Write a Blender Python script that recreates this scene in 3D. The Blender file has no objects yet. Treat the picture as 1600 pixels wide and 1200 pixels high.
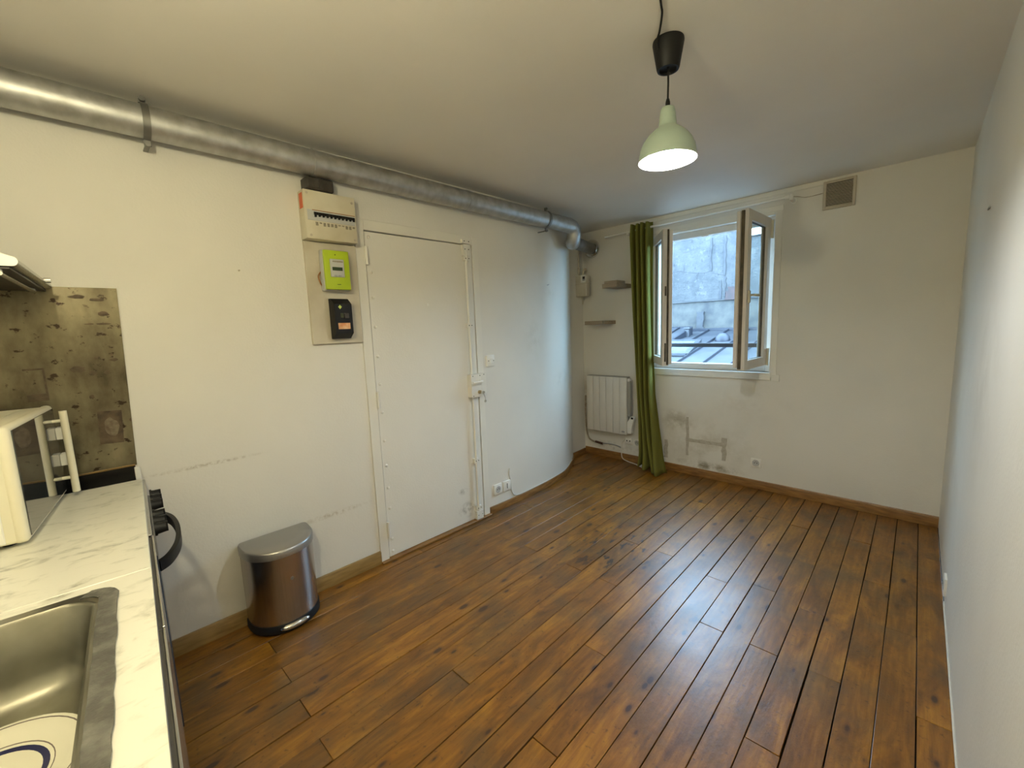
import bpy, bmesh, math, random
from math import sin, cos, tan, pi, radians
from mathutils import Vector, Matrix
random.seed(7)
scene = bpy.context.scene
COL = scene.collection

# ------------------------------------------------------------------ camera
F_PX, YAW, PITCH, ROLL = 664.4, 0.7645, -0.131, -0.0385
CX, CZ = 2.3713, 1.4408
fw = Vector((-sin(YAW)*cos(PITCH), cos(YAW)*cos(PITCH), sin(PITCH)))
rt = Vector((cos(YAW), sin(YAW), 0)); up = rt.cross(fw)
rt2 = cos(ROLL)*rt + sin(ROLL)*up; up2 = -sin(ROLL)*rt + cos(ROLL)*up
cam_d = bpy.data.cameras.new('camera'); cam = bpy.data.objects.new('camera', cam_d); COL.objects.link(cam)
cam.matrix_world = Matrix(((rt2.x, up2.x, -fw.x, CX), (rt2.y, up2.y, -fw.y, 0), (rt2.z, up2.z, -fw.z, CZ), (0, 0, 0, 1)))
cam_d.sensor_width = 36; cam_d.lens = F_PX/1600*36; cam_d.clip_start = 0.02; cam_d.clip_end = 200
scene.camera = cam

# ------------------------------------------------------------------ light and exposure
scene.view_settings.view_transform = 'Standard'; scene.view_settings.look = 'None'
scene.view_settings.exposure = 0.95; scene.view_settings.gamma = 1.0
scene.view_settings.use_curve_mapping = False
scene.cycles.use_denoising = True
scene.cycles.max_bounces = 10; scene.cycles.diffuse_bounces = 6; scene.cycles.glossy_bounces = 4
scene.cycles.transmission_bounces = 6; scene.cycles.transparent_max_bounces = 12
scene.cycles.caustics_reflective = False; scene.cycles.caustics_refractive = False
scene.cycles.sample_clamp_indirect = 6.0
SKY_STRENGTH = 13.5
PENDANT_POWER = 200.0
KITCHEN_POWER = 225.0
PENDANT_COL = (0.93, 0.98, 1.0)
KITCHEN_COL = (1.0, 0.89, 0.57)
w = bpy.data.worlds.new('sky'); scene.world = w; w.use_nodes = True
bg = w.node_tree.nodes['Background']; bg.inputs[0].default_value = (0.43, 0.70, 1.0, 1); bg.inputs[1].default_value = SKY_STRENGTH
pd = bpy.data.lights.new('window_portal', 'AREA'); pd.shape = 'RECTANGLE'; pd.size = 1.06; pd.size_y = 1.2; pd.cycles.is_portal = True
po = bpy.data.objects.new('window_portal', pd); COL.objects.link(po); po.location = (0.985, 4.27, 1.6); po.rotation_euler = (-pi/2, 0, -0.0241)

# ------------------------------------------------------------------ constants
PSI, PHI = 0.0168, 0.0241
H = 2.4152; W = 2.5466; YF = 3.9108
def lx(y): return tan(PSI)*(y-1.2801)
def fy(x): return YF + (W-x)*tan(PHI)

# ------------------------------------------------------------------ materials
def nodes(m): return m.node_tree.nodes, m.node_tree.links
def mat(name, col, rough=0.5, metal=0.0, var=0.0, vscale=8.0, vcol=None, bump=0.0, bscale=60.0, coat=0.0, spec=0.5, stretch=None, detail=4.0, ramp=(0.35, 0.7)):
    m = bpy.data.materials.new(name); m.use_nodes = True
    n, l = nodes(m); b = n['Principled BSDF']
    b.inputs['Base Color'].default_value = (*col, 1); b.inputs['Roughness'].default_value = rough
    b.inputs['Metallic'].default_value = metal; b.inputs['Coat Weight'].default_value = coat
    b.inputs['Specular IOR Level'].default_value = spec
    tc = n.new('ShaderNodeTexCoord'); vec = tc.outputs['Object']
    if stretch:
        mp = n.new('ShaderNodeMapping'); mp.inputs['Scale'].default_value = stretch; l.new(vec, mp.inputs[0]); vec = mp.outputs[0]
    if var > 0 or vcol:
        t = n.new('ShaderNodeTexNoise'); t.inputs['Scale'].default_value = vscale; t.inputs['Detail'].default_value = detail; l.new(vec, t.inputs['Vector'])
        r = n.new('ShaderNodeValToRGB'); r.color_ramp.elements[0].position = ramp[0]; r.color_ramp.elements[1].position = ramp[1]
        c2 = vcol if vcol else tuple(min(1, c*(1-var)) for c in col)
        r.color_ramp.elements[0].color = (*col, 1); r.color_ramp.elements[1].color = (*c2, 1)
        l.new(t.outputs['Fac'], r.inputs[0]); l.new(r.outputs[0], b.inputs['Base Color'])
    if bump > 0:
        t = n.new('ShaderNodeTexNoise'); t.inputs['Scale'].default_value = bscale; t.inputs['Detail'].default_value = 3; l.new(vec, t.inputs['Vector'])
        bu = n.new('ShaderNodeBump'); bu.inputs['Strength'].default_value = bump; bu.inputs['Distance'].default_value = 0.01
        l.new(t.outputs['Fac'], bu.inputs['Height']); l.new(bu.outputs[0], b.inputs['Normal'])
    return m

def emit(name, col, s):
    m = bpy.data.materials.new(name); m.use_nodes = True; n, l = nodes(m); n.remove(n['Principled BSDF'])
    e = n.new('ShaderNodeEmission'); e.inputs[0].default_value = (*col, 1); e.inputs[1].default_value = s
    l.new(e.outputs[0], n['Material Output'].inputs[0]); return m

def wall_mat(name, col, stains=()):
    """plaster paint; stains = [(centre world xyz, radius, amount, colour)] real dirt marks with ragged edges"""
    m = bpy.data.materials.new(name); m.use_nodes = True; n, l = nodes(m); b = n['Principled BSDF']
    b.inputs['Roughness'].default_value = 0.62; b.inputs['Specular IOR Level'].default_value = 0.3
    g = n.new('ShaderNodeNewGeometry'); pos = g.outputs['Position']
    t = n.new('ShaderNodeTexNoise'); t.inputs['Scale'].default_value = 1.6; t.inputs['Detail'].default_value = 5; l.new(pos, t.inputs['Vector'])
    r = n.new('ShaderNodeValToRGB'); r.color_ramp.elements[0].position = 0.35; r.color_ramp.elements[1].position = 0.75
    r.color_ramp.elements[0].color = (*col, 1); r.color_ramp.elements[1].color = (*[c*0.93 for c in col], 1)
    l.new(t.outputs['Fac'], r.inputs[0]); cur = r.outputs[0]
    for (c, rad, amt, sc, nsc) in stains:
        sub = n.new('ShaderNodeVectorMath'); sub.operation = 'SUBTRACT'; l.new(pos, sub.inputs[0]); sub.inputs[1].default_value = c
        dv = n.new('ShaderNodeVectorMath'); dv.operation = 'DIVIDE'; l.new(sub.outputs[0], dv.inputs[0]); dv.inputs[1].default_value = rad
        ln = n.new('ShaderNodeVectorMath'); ln.operation = 'LENGTH'; l.new(dv.outputs[0], ln.inputs[0])
        f = n.new('ShaderNodeMapRange'); f.inputs['From Min'].default_value = 1.0; f.inputs['From Max'].default_value = 0.0
        f.inputs['To Min'].default_value = 0.0; f.inputs['To Max'].default_value = 1.0; l.new(ln.outputs['Value'], f.inputs['Value'])
        t2 = n.new('ShaderNodeTexNoise'); t2.inputs['Scale'].default_value = nsc; t2.inputs['Detail'].default_value = 6; t2.inputs['Roughness'].default_value = 0.65; l.new(pos, t2.inputs['Vector'])
        mr = n.new('ShaderNodeMapRange'); mr.inputs['From Min'].default_value = 0.42; mr.inputs['From Max'].default_value = 0.62; l.new(t2.outputs['Fac'], mr.inputs['Value'])
        mu = n.new('ShaderNodeMath'); mu.operation = 'MULTIPLY'; l.new(f.outputs[0], mu.inputs[0]); l.new(mr.outputs[0], mu.inputs[1])
        m2 = n.new('ShaderNodeMath'); m2.operation = 'MULTIPLY'; l.new(mu.outputs[0], m2.inputs[0]); m2.inputs[1].default_value = amt; m2.use_clamp = True
        mx = n.new('ShaderNodeMix'); mx.data_type = 'RGBA'; l.new(m2.outputs[0], mx.inputs['Factor']); l.new(cur, mx.inputs['A']); mx.inputs['B'].default_value = (*sc, 1)
        cur = mx.outputs['Result']
    l.new(cur, b.inputs['Base Color'])
    t3 = n.new('ShaderNodeTexNoise'); t3.inputs['Scale'].default_value = 90; t3.inputs['Detail'].default_value = 3; l.new(pos, t3.inputs['Vector'])
    t4 = n.new('ShaderNodeTexNoise'); t4.inputs['Scale'].default_value = 5; t4.inputs['Detail'].default_value = 2; l.new(pos, t4.inputs['Vector'])
    ad = n.new('ShaderNodeMath'); ad.operation = 'MULTIPLY_ADD'; l.new(t4.outputs['Fac'], ad.inputs[0]); ad.inputs[1].default_value = 4.0; l.new(t3.outputs['Fac'], ad.inputs[2])
    bu = n.new('ShaderNodeBump'); bu.inputs['Strength'].default_value = 0.16; bu.inputs['Distance'].default_value = 0.006
    l.new(ad.outputs[0], bu.inputs['Height']); l.new(bu.outputs[0], b.inputs['Normal'])
    return m

def glass_mat(name, tint=(0.93, 0.97, 0.96), refl=0.0):
    m = bpy.data.materials.new(name); m.use_nodes = True; n, l = nodes(m); n.remove(n['Principled BSDF'])
    tr = n.new('ShaderNodeBsdfTransparent'); tr.inputs[0].default_value = (*tint, 1)
    gl = n.new('ShaderNodeBsdfGlossy'); gl.inputs['Roughness'].default_value = 0.02
    fr = n.new('ShaderNodeFresnel'); fr.inputs[0].default_value = 1.45
    ge = n.new('ShaderNodeNewGeometry'); inv = n.new('ShaderNodeMath'); inv.operation = 'SUBTRACT'; inv.inputs[0].default_value = 1.0; l.new(ge.outputs['Backfacing'], inv.inputs[1])
    mf = n.new('ShaderNodeMath'); mf.operation = 'MULTIPLY'; l.new(fr.outputs[0], mf.inputs[0]); l.new(inv.outputs[0], mf.inputs[1])
    mx = n.new('ShaderNodeMixShader'); l.new(mf.outputs[0], mx.inputs[0]); l.new(tr.outputs[0], mx.inputs[1]); l.new(gl.outputs[0], mx.inputs[2])
    l.new(mx.outputs[0], n['Material Output'].inputs[0]); return m

def wood_floor():
    m = bpy.data.materials.new('varnished_pine'); m.use_nodes = True; n, l = nodes(m); b = n['Principled BSDF']
    tc = n.new('ShaderNodeTexCoord'); oi = n.new('ShaderNodeObjectInfo'); g = n.new('ShaderNodeNewGeometry')
    rs = n.new('ShaderNodeMath'); rs.operation = 'MULTIPLY'; rs.inputs[1].default_value = 53.0; l.new(oi.outputs['Random'], rs.inputs[0])
    cb = n.new('ShaderNodeCombineXYZ'); l.new(rs.outputs[0], cb.inputs[0]); l.new(rs.outputs[0], cb.inputs[1])
    ad = n.new('ShaderNodeVectorMath'); ad.operation = 'ADD'; l.new(tc.outputs['Object'], ad.inputs[0]); l.new(cb.outputs[0], ad.inputs[1])
    def mp(sc):
        q = n.new('ShaderNodeMapping'); q.inputs['Scale'].default_value = sc; l.new(ad.outputs[0], q.inputs[0]); return q.outputs[0]
    def noise(v, s, d=4, ro=0.5, dist=0.0):
        t = n.new('ShaderNodeTexNoise'); t.inputs['Scale'].default_value = s; t.inputs['Detail'].default_value = d; t.inputs['Roughness'].default_value = ro
        t.inputs['Distortion'].default_value = dist; l.new(v, t.inputs['Vector']); return t.outputs['Fac']
    def mrange(v, a, c, lo=0.0, hi=1.0):
        q = n.new('ShaderNodeMapRange'); q.inputs['From Min'].default_value = a; q.inputs['From Max'].default_value = c
        q.inputs['To Min'].default_value = lo; q.inputs['To Max'].default_value = hi; l.new(v, q.inputs['Value']); return q.outputs[0]
    def mix(f, a, bb, typ='MIX'):
        q = n.new('ShaderNodeMix'); q.data_type = 'RGBA'; q.blend_type = typ
        for s, v in (('Factor', f), ('A', a), ('B', bb)):
            if isinstance(v, (tuple, float)): q.inputs[s].default_value = (*v, 1) if isinstance(v, tuple) else v
            else: l.new(v, q.inputs[s])
        return q.outputs['Result']
    # broad figure along the plank
    broad = noise(mp((8, 2.0, 1)), 1.6, 7, 0.62, 0.8)
    r = n.new('ShaderNodeValToRGB'); l.new(broad, r.inputs[0])
    e = r.color_ramp.elements; e[0].position = 0.30; e[0].color = (0.105, 0.046, 0.008, 1); e[1].position = 0.70; e[1].color = (0.39, 0.186, 0.033, 1)
    x = e.new(0.5); x.color = (0.24, 0.105, 0.019, 1)
    col = r.outputs[0]
    # grain rings
    wv = n.new('ShaderNodeTexWave'); wv.wave_type = 'BANDS'; wv.bands_direction = 'X'; wv.inputs['Scale'].default_value = 14; wv.inputs['Distortion'].default_value = 7; wv.inputs['Detail'].default_value = 3; wv.inputs['Detail Scale'].default_value = 1.2
    l.new(mp((1, 0.16, 1)), wv.inputs['Vector'])
    col = mix(mrange(wv.outputs['Fac'], 0.0, 1.0, 0.0, 0.17), col, (0.085, 0.028, 0.007))
    fine = noise(mp((230, 7, 1)), 1.0, 3, 0.6)
    col = mix(mrange(fine, 0.35, 0.7, 0.0, 0.25), col, (0.07, 0.025, 0.008))
    # tone of each plank
    hs = n.new('ShaderNodeHueSaturation'); hs.inputs['Hue'].default_value = 0.5
    l.new(mrange(oi.outputs['Random'], 0, 1, 0.80, 1.15), hs.inputs['Value']); hs.inputs['Saturation'].default_value = 1.06; l.new(col, hs.inputs['Color']); col = hs.outputs[0]
    # worn grey patches over the whole floor
    wn = n.new('ShaderNodeTexNoise'); wn.inputs['Scale'].default_value = 3.4; wn.inputs['Detail'].default_value = 6; wn.inputs['Roughness'].default_value = 0.6; l.new(g.outputs['Position'], wn.inputs['Vector'])
    col = mix(mrange(wn.outputs['Fac'], 0.46, 0.68, 0.0, 0.62), col, (0.085, 0.056, 0.024))
    tn = n.new('ShaderNodeTexNoise'); tn.inputs['Scale'].default_value = 55; tn.inputs['Detail'].default_value = 3; l.new(g.outputs['Position'], tn.inputs['Vector'])
    col = mix(mrange(tn.outputs['Fac'], 0.62, 0.74, 0.0, 0.55), col, (0.040, 0.018, 0.007))
    # knots
    vo = n.new('ShaderNodeTexVoronoi'); vo.feature = 'F1'; vo.inputs['Scale'].default_value = 1.0; vo.inputs['Randomness'].default_value = 1.0; l.new(mp((16, 7.0, 1)), vo.inputs['Vector'])
    sp = n.new('ShaderNodeSeparateColor'); l.new(vo.outputs['Color'], sp.inputs[0])
    th = mrange(sp.outputs[0], 0.40, 1.0, -0.12, 0.22)
    su = n.new('ShaderNodeMath'); su.operation = 'SUBTRACT'; l.new(th, su.inputs[0]); l.new(vo.outputs['Distance'], su.inputs[1])
    kn = mrange(su.outputs[0], -0.02, 0.04)
    col = mix(kn, col, (0.022, 0.009, 0.004))
    halo = mrange(su.outputs[0], -0.13, 0.0, 0.0, 0.5)
    col = mix(halo, col, (0.07, 0.025, 0.008))
    # black stains along the joints in the middle of the room
    sv = n.new('ShaderNodeVectorMath'); sv.operation = 'SUBTRACT'; l.new(g.outputs['Position'], sv.inputs[0]); sv.inputs[1].default_value = (1.03, 2.35, 0)
    dv = n.new('ShaderNodeVectorMath'); dv.operation = 'DIVIDE'; l.new(sv.outputs[0], dv.inputs[0]); dv.inputs[1].default_value = (0.42, 0.62, 1)
    ln = n.new('ShaderNodeVectorMath'); ln.operation = 'LENGTH'; l.new(dv.outputs[0], ln.inputs[0])
    q1 = n.new('ShaderNodeMapping'); q1.inputs['Scale'].default_value = (26, 9, 1); l.new(g.outputs['Position'], q1.inputs[0])
    sn = n.new('ShaderNodeTexNoise'); sn.inputs['Scale'].default_value = 1.0; sn.inputs['Detail'].default_value = 5; l.new(q1.outputs[0], sn.inputs['Vector'])
    mm = n.new('ShaderNodeMath'); mm.operation = 'MULTIPLY'; l.new(mrange(ln.outputs['Value'], 1.0, 0.3), mm.inputs[0]); l.new(mrange(sn.outputs['Fac'], 0.57, 0.64), mm.inputs[1])
    col = mix(mm.outputs[0], col, (0.018, 0.013, 0.010))
    l.new(col, b.inputs['Base Color'])
    rn = n.new('ShaderNodeTexNoise'); rn.inputs['Scale'].default_value = 7; rn.inputs['Detail'].default_value = 2; l.new(g.outputs['Position'], rn.inputs['Vector'])
    l.new(mrange(rn.outputs['Fac'], 0.2, 0.8, 0.34, 0.46), b.inputs['Roughness'])
    b.inputs['Coat Weight'].default_value = 0.25; b.inputs['Coat Roughness'].default_value = 0.26; b.inputs['Specular IOR Level'].default_value = 0.5
    bn = noise(mp((60, 26, 1)), 1.0, 4, 0.6); bu = n.new('ShaderNodeBump'); bu.inputs['Strength'].default_value = 0.28; bu.inputs['Distance'].default_value = 0.004
    l.new(bn, bu.inputs['Height']); l.new(bu.outputs[0], b.inputs['Normal'])
    return m

M = {}
PAINT = (0.74, 0.725, 0.67)
M['wall_left'] = wall_mat('plaster_paint_left', PAINT, [
    ((0.02, 2.75, 1.35), (0.4, 0.16, 0.22), 0.30, (0.45, 0.42, 0.34), 9),
    ((0.01, 3.0, 1.75), (0.4, 0.12, 0.10), 0.30, (0.45, 0.42, 0.34), 9),
    ((-0.02, 3.2, 0.95), (0.4, 0.2, 0.1), 0.35, (0.45, 0.42, 0.34), 12),
    ((0.0, 0.40, 0.86), (0.2, 0.28, 0.012), 0.7, (0.30, 0.25, 0.17), 60),
    ((0.0, 0.95, 0.42), (0.2, 0.25, 0.02), 0.9, (0.45, 0.40, 0.30), 50)])
M['wall_far'] = wall_mat('plaster_paint_far', PAINT, [
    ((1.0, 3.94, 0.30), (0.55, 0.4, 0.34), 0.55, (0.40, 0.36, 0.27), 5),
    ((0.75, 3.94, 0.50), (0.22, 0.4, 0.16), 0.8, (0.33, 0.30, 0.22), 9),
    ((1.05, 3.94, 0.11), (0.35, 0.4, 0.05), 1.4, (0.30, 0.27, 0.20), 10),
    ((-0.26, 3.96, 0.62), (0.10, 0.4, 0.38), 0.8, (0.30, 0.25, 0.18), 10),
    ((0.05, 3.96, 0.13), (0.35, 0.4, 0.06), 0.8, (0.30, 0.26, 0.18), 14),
    ((1.35, 3.94, 0.75), (0.5, 0.4, 0.25), 0.28, (0.45, 0.41, 0.33), 5)])
M['wall_right'] = wall_mat('plaster_paint_right', PAINT, [
    ((2.547, 2.2, 1.2), (0.3, 0.5, 0.5), 0.30, (0.52, 0.49, 0.42), 7),
    ((2.547, 3.0, 0.6), (0.3, 0.6, 0.5), 0.30, (0.55, 0.52, 0.45), 6)])
M['ceiling'] = wall_mat('ceiling_paint', (0.79, 0.765, 0.715))
[setattr(q.inputs['Strength'], 'default_value', 0.05) for q in M['ceiling'].node_tree.nodes if q.type == 'BUMP']
M['white_gloss'] = mat('white_gloss_paint', (0.76, 0.745, 0.68), 0.38, var=0.06, vscale=4, bump=0.05, bscale=50)
M['door_paint'] = wall_mat('door_paint', (0.75, 0.735, 0.68), [((0.01, 1.94, 0.11), (0.2, 0.10, 0.07), 1.3, (0.28, 0.27, 0.22), 22), ((0.01, 1.9, 0.26), (0.2, 0.05, 0.03), 1.0, (0.35, 0.33, 0.28), 30)])
M['door_paint'].node_tree.nodes['Principled BSDF'].inputs['Roughness'].default_value = 0.42
M['dark_gap'] = mat('dark_gap', (0.012, 0.010, 0.008), 0.9)
M['subfloor'] = mat('subfloor_gap_black', (0.010, 0.006, 0.004), 0.9, var=0.4, vscale=20)  # near black: shade of the gaps between boards put into the colour
M['plank'] = wood_floor()
M['skirt_pale'] = mat('pale_varnished_skirting', (0.30, 0.19, 0.065), 0.38, vcol=(0.20, 0.12, 0.035), vscale=3, stretch=(3, 3, 20), bump=0.05)
M['skirt_brown'] = mat('brown_varnished_skirting', (0.29, 0.145, 0.038), 0.35, vcol=(0.15, 0.065, 0.015), vscale=3, stretch=(3, 3, 20), bump=0.05)
M['galv'] = mat('galvanised_steel', (0.56, 0.57, 0.57), 0.46, 0.85, vcol=(0.38, 0.38, 0.36), vscale=7, stretch=(3, 0.8, 3), bump=0.06, bscale=12, ramp=(0.3, 0.75))
M['galv_dark'] = mat('dull_galvanised_steel', (0.26, 0.26, 0.25), 0.5, 0.8, vcol=(0.17, 0.165, 0.15), vscale=9)
M['chrome'] = mat('chrome', (0.75, 0.75, 0.74), 0.12, 1.0)
M['cream'] = mat('cream_plastic', (0.64, 0.60, 0.47), 0.42, vcol=(0.54, 0.49, 0.35), vscale=6, bump=0.02)
M['cream_board'] = mat('cream_board', (0.60, 0.56, 0.46), 0.5, vcol=(0.48, 0.43, 0.33), vscale=6, bump=0.04, bscale=30)
M['white_plastic'] = mat('white_plastic', (0.82, 0.81, 0.76), 0.35, var=0.05)
M['grey_plastic'] = mat('grey_plastic', (0.33, 0.34, 0.35), 0.4, var=0.1)
M['lgrey'] = mat('light_grey_plastic', (0.50, 0.51, 0.50), 0.35, var=0.08)
M['black_plastic'] = mat('black_plastic', (0.007, 0.007, 0.007), 0.5, spec=0.3, var=0.2)
M['brown_bakelite'] = mat('dark_bakelite', (0.055, 0.046, 0.036), 0.45, vcol=(0.022, 0.018, 0.014), vscale=16, bump=0.1)
M['lime'] = mat('lime_green_plastic', (0.42, 0.56, 0.018), 0.38, var=0.06)
M['orange'] = mat('orange_label', (0.62, 0.11, 0.02), 0.5, var=0.1)
M['orange_pale'] = mat('faded_orange_label', (0.62, 0.26, 0.10), 0.5, vcol=(0.75, 0.52, 0.32), vscale=30)
M['sticker'] = mat('printed_sticker', (0.16, 0.14, 0.10), 0.6, vcol=(0.40, 0.36, 0.26), vscale=240)
M['lcd'] = mat('lcd_screen', (0.035, 0.06, 0.03), 0.08, var=0.2)
M['yellow_diamond'] = mat('yellow_green_sticker', (0.50, 0.60, 0.12), 0.5)
M['olive'] = mat('olive_window', (0.06, 0.07, 0.03), 0.2)
M['copper'] = mat('brown_wire', (0.30, 0.14, 0.04), 0.5)
M['brass'] = mat('old_brass', (0.42, 0.33, 0.18), 0.35, 0.9)
M['curtain'] = None
M['steel_brushed'] = mat('brushed_steel_warm', (0.50, 0.46, 0.43), 0.27, 1.0, var=0.12, vscale=3, stretch=(60, 60, 1.0), bump=0.03, bscale=8)
M['steel_lid'] = mat('satin_grey_lid', (0.36, 0.35, 0.33), 0.34, 0.75, var=0.05)
M['sink_steel'] = mat('sink_steel', (0.30, 0.29, 0.24), 0.30, 0.9, vcol=(0.20, 0.19, 0.15), vscale=9, bump=0.04, bscale=30)
M['sealant'] = mat('worn_grey_sealant', (0.075, 0.072, 0.062), 0.5, vcol=(0.19, 0.185, 0.16), vscale=34, detail=8, bump=0.45, bscale=45, ramp=(0.45, 0.8))
M['hob_black'] = mat('black_enamel', (0.010, 0.009, 0.008), 0.22)
M['alu'] = mat('brushed_aluminium', (0.62, 0.62, 0.60), 0.25, 1.0, var=0.1, vscale=40)
M['grey_edge'] = mat('grey_laminate', (0.13, 0.125, 0.12), 0.45, var=0.15, vscale=20)
M['mw_white'] = mat('ivory_enamel', (0.76, 0.72, 0.55), 0.34, var=0.05, vscale=5)
M['mw_glass'] = mat('dark_mirror_glass', (0.035, 0.038, 0.036), 0.04, 0.0, spec=1.0, coat=1.0)
M['mw_glass'].node_tree.nodes['Principled BSDF'].inputs['Coat Roughness'].default_value = 0.02
M['ceramic'] = mat('cream_stoneware', (0.72, 0.70, 0.58), 0.22, var=0.04)
M['navy'] = mat('navy_glaze', (0.020, 0.022, 0.075), 0.2)
M['grey_glaze'] = mat('grey_brown_glaze', (0.16, 0.13, 0.12), 0.25)
M['shade_green'] = mat('pale_sage_enamel', (0.34, 0.43, 0.37), 0.42, var=0.04)
M['shade_in'] = mat('white_enamel_inside', (0.86, 0.85, 0.80), 0.4)
M['shelf_wood'] = mat('greyed_oak_veneer', (0.34, 0.265, 0.175), 0.5, vcol=(0.25, 0.185, 0.115), vscale=4, stretch=(2, 10, 30))
M['vent_dark'] = mat('vent_shadow_grille', (0.20, 0.145, 0.09), 0.6)
M['vent_frame'] = mat('vent_frame_paint', (0.50, 0.45, 0.36), 0.5, var=0.1)
M['pvc'] = mat('window_pvc', (0.70, 0.66, 0.60), 0.35, var=0.06)
M['gasket'] = mat('brown_gasket', (0.040, 0.032, 0.022), 0.6, vcol=(0.11, 0.085, 0.045), vscale=18)
M['glass'] = glass_mat('window_glass')
M['rail'] = mat('painted_iron_rail', (0.030, 0.035, 0.045), 0.5)
M['zinc'] = mat('zinc_sheet', (0.016, 0.019, 0.025), 0.45, 0.0, vcol=(0.038, 0.040, 0.045), vscale=3.5, detail=9, bump=0.1, bscale=12)
M['zinc_dark'] = mat('zinc_seam', (0.019, 0.022, 0.031), 0.5, 0.3, var=0.2)
M['radiator'] = mat('radiator_enamel', (0.68, 0.665, 0.62), 0.35, var=0.04)
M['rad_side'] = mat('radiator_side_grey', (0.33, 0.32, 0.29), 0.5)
M['plaster_patch'] = mat('rough_filler', (0.42, 0.385, 0.31), 0.8, vcol=(0.52, 0.49, 0.42), vscale=30, bump=0.5, bscale=70)
M['cord'] = mat('white_cord', (0.68, 0.66, 0.60), 0.45)
M['dirty_cord'] = mat('dirty_cable', (0.44, 0.39, 0.30), 0.5, vcol=(0.25, 0.2, 0.14), vscale=30)
M['cable_brown'] = mat('brown_tape', (0.06, 0.022, 0.012), 0.5)

def marble():
    m = mat('marbled_laminate', (0.70, 0.69, 0.60), 0.28); n, l = nodes(m); b = n['Principled BSDF']
    tc = n.new('ShaderNodeTexCoord'); mp = n.new('ShaderNodeMapping'); mp.inputs['Scale'].default_value = (26, 14, 9); mp.inputs['Rotation'].default_value = (0, 0, 0.15); l.new(tc.outputs['Object'], mp.inputs[0])
    t = n.new('ShaderNodeTexNoise'); t.inputs['Scale'].default_value = 1.0; t.inputs['Detail'].default_value = 8; t.inputs['Roughness'].default_value = 0.6; t.inputs['Distortion'].default_value = 0.5; l.new(mp.outputs[0], t.inputs['Vector'])
    r = n.new('ShaderNodeValToRGB'); e = r.color_ramp.elements; e[0].position = 0.27; e[0].color = (0.30, 0.29, 0.23, 1); e[1].position = 0.47; e[1].color = (0.72, 0.70, 0.60, 1)
    x = e.new(0.38); x.color = (0.60, 0.585, 0.49, 1)
    l.new(t.outputs['Fac'], r.inputs[0]); l.new(r.outputs[0], b.inputs['Base Color']); return m
M['marble'] = marble()

def dirty_splash():
    m = mat('grease_stained_metal', (0.13, 0.11, 0.065), 0.30, 0.55); n, l = nodes(m); b = n['Principled BSDF']
    tc = n.new('ShaderNodeTexCoord'); p = tc.outputs['Object']
    def noise(s, d, sc, ro=0.6):
        mp = n.new('ShaderNodeMapping'); mp.inputs['Scale'].default_value = sc; l.new(p, mp.inputs[0])
        t = n.new('ShaderNodeTexNoise'); t.inputs['Scale'].default_value = s; t.inputs['Detail'].default_value = d; t.inputs['Roughness'].default_value = ro; l.new(mp.outputs[0], t.inputs['Vector']); return t.outputs['Fac']
    r = n.new('ShaderNodeValToRGB'); e = r.color_ramp.elements; e[0].position = 0.32; e[0].color = (0.065, 0.050, 0.026, 1); e[1].position = 0.72; e[1].color = (0.24, 0.21, 0.13, 1)
    l.new(noise(4.0, 8, (2, 1, 1)), r.inputs[0])
    mr = n.new('ShaderNodeMapRange'); mr.inputs['From Min'].default_value = 0.60; mr.inputs['From Max'].default_value = 0.66; l.new(noise(24, 4, (1, 0.6, 1.3)), mr.inputs['Value'])
    mx = n.new('ShaderNodeMix'); mx.data_type = 'RGBA'; l.new(mr.outputs[0], mx.inputs['Factor']); l.new(r.outputs[0], mx.inputs['A']); mx.inputs['B'].default_value = (0.035, 0.020, 0.010, 1)
    l.new(mx.outputs['Result'], b.inputs['Base Color']); return m
M['splash'] = dirty_splash()
M['rust'] = mat('rusty_residue', (0.045, 0.026, 0.011), 0.6, vcol=(0.12, 0.085, 0.045), vscale=28, detail=8, bump=0.3)
M['rust_pale'] = mat('pale_residue', (0.22, 0.185, 0.12), 0.6, vcol=(0.10, 0.065, 0.035), vscale=40, detail=8)

def curtain_mat():
    m = bpy.data.materials.new('green_cotton'); m.use_nodes = True; n, l = nodes(m); b = n['Principled BSDF']
    b.inputs['Base Color'].default_value = (0.215, 0.205, 0.045, 1); b.inputs['Roughness'].default_value = 0.85; b.inputs['Specular IOR Level'].default_value = 0.2
    t = n.new('ShaderNodeBsdfTranslucent'); t.inputs[0].default_value = (0.38, 0.40, 0.10, 1)
    mx = n.new('ShaderNodeMixShader'); mx.inputs[0].default_value = 0.28; l.new(b.outputs[0], mx.inputs[1]); l.new(t.outputs[0], mx.inputs[2])
    l.new(mx.outputs[0], n['Material Output'].inputs[0])
    tc = n.new('ShaderNodeTexCoord'); ns = n.new('ShaderNodeTexNoise'); ns.inputs['Scale'].default_value = 300; l.new(tc.outputs['Object'], ns.inputs['Vector'])
    bu = n.new('ShaderNodeBump'); bu.inputs['Strength'].default_value = 0.2; bu.inputs['Distance'].default_value = 0.002; l.new(ns.outputs['Fac'], bu.inputs['Height']); l.new(bu.outputs[0], b.inputs['Normal'])
    return m
M['curtain'] = curtain_mat()

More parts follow.
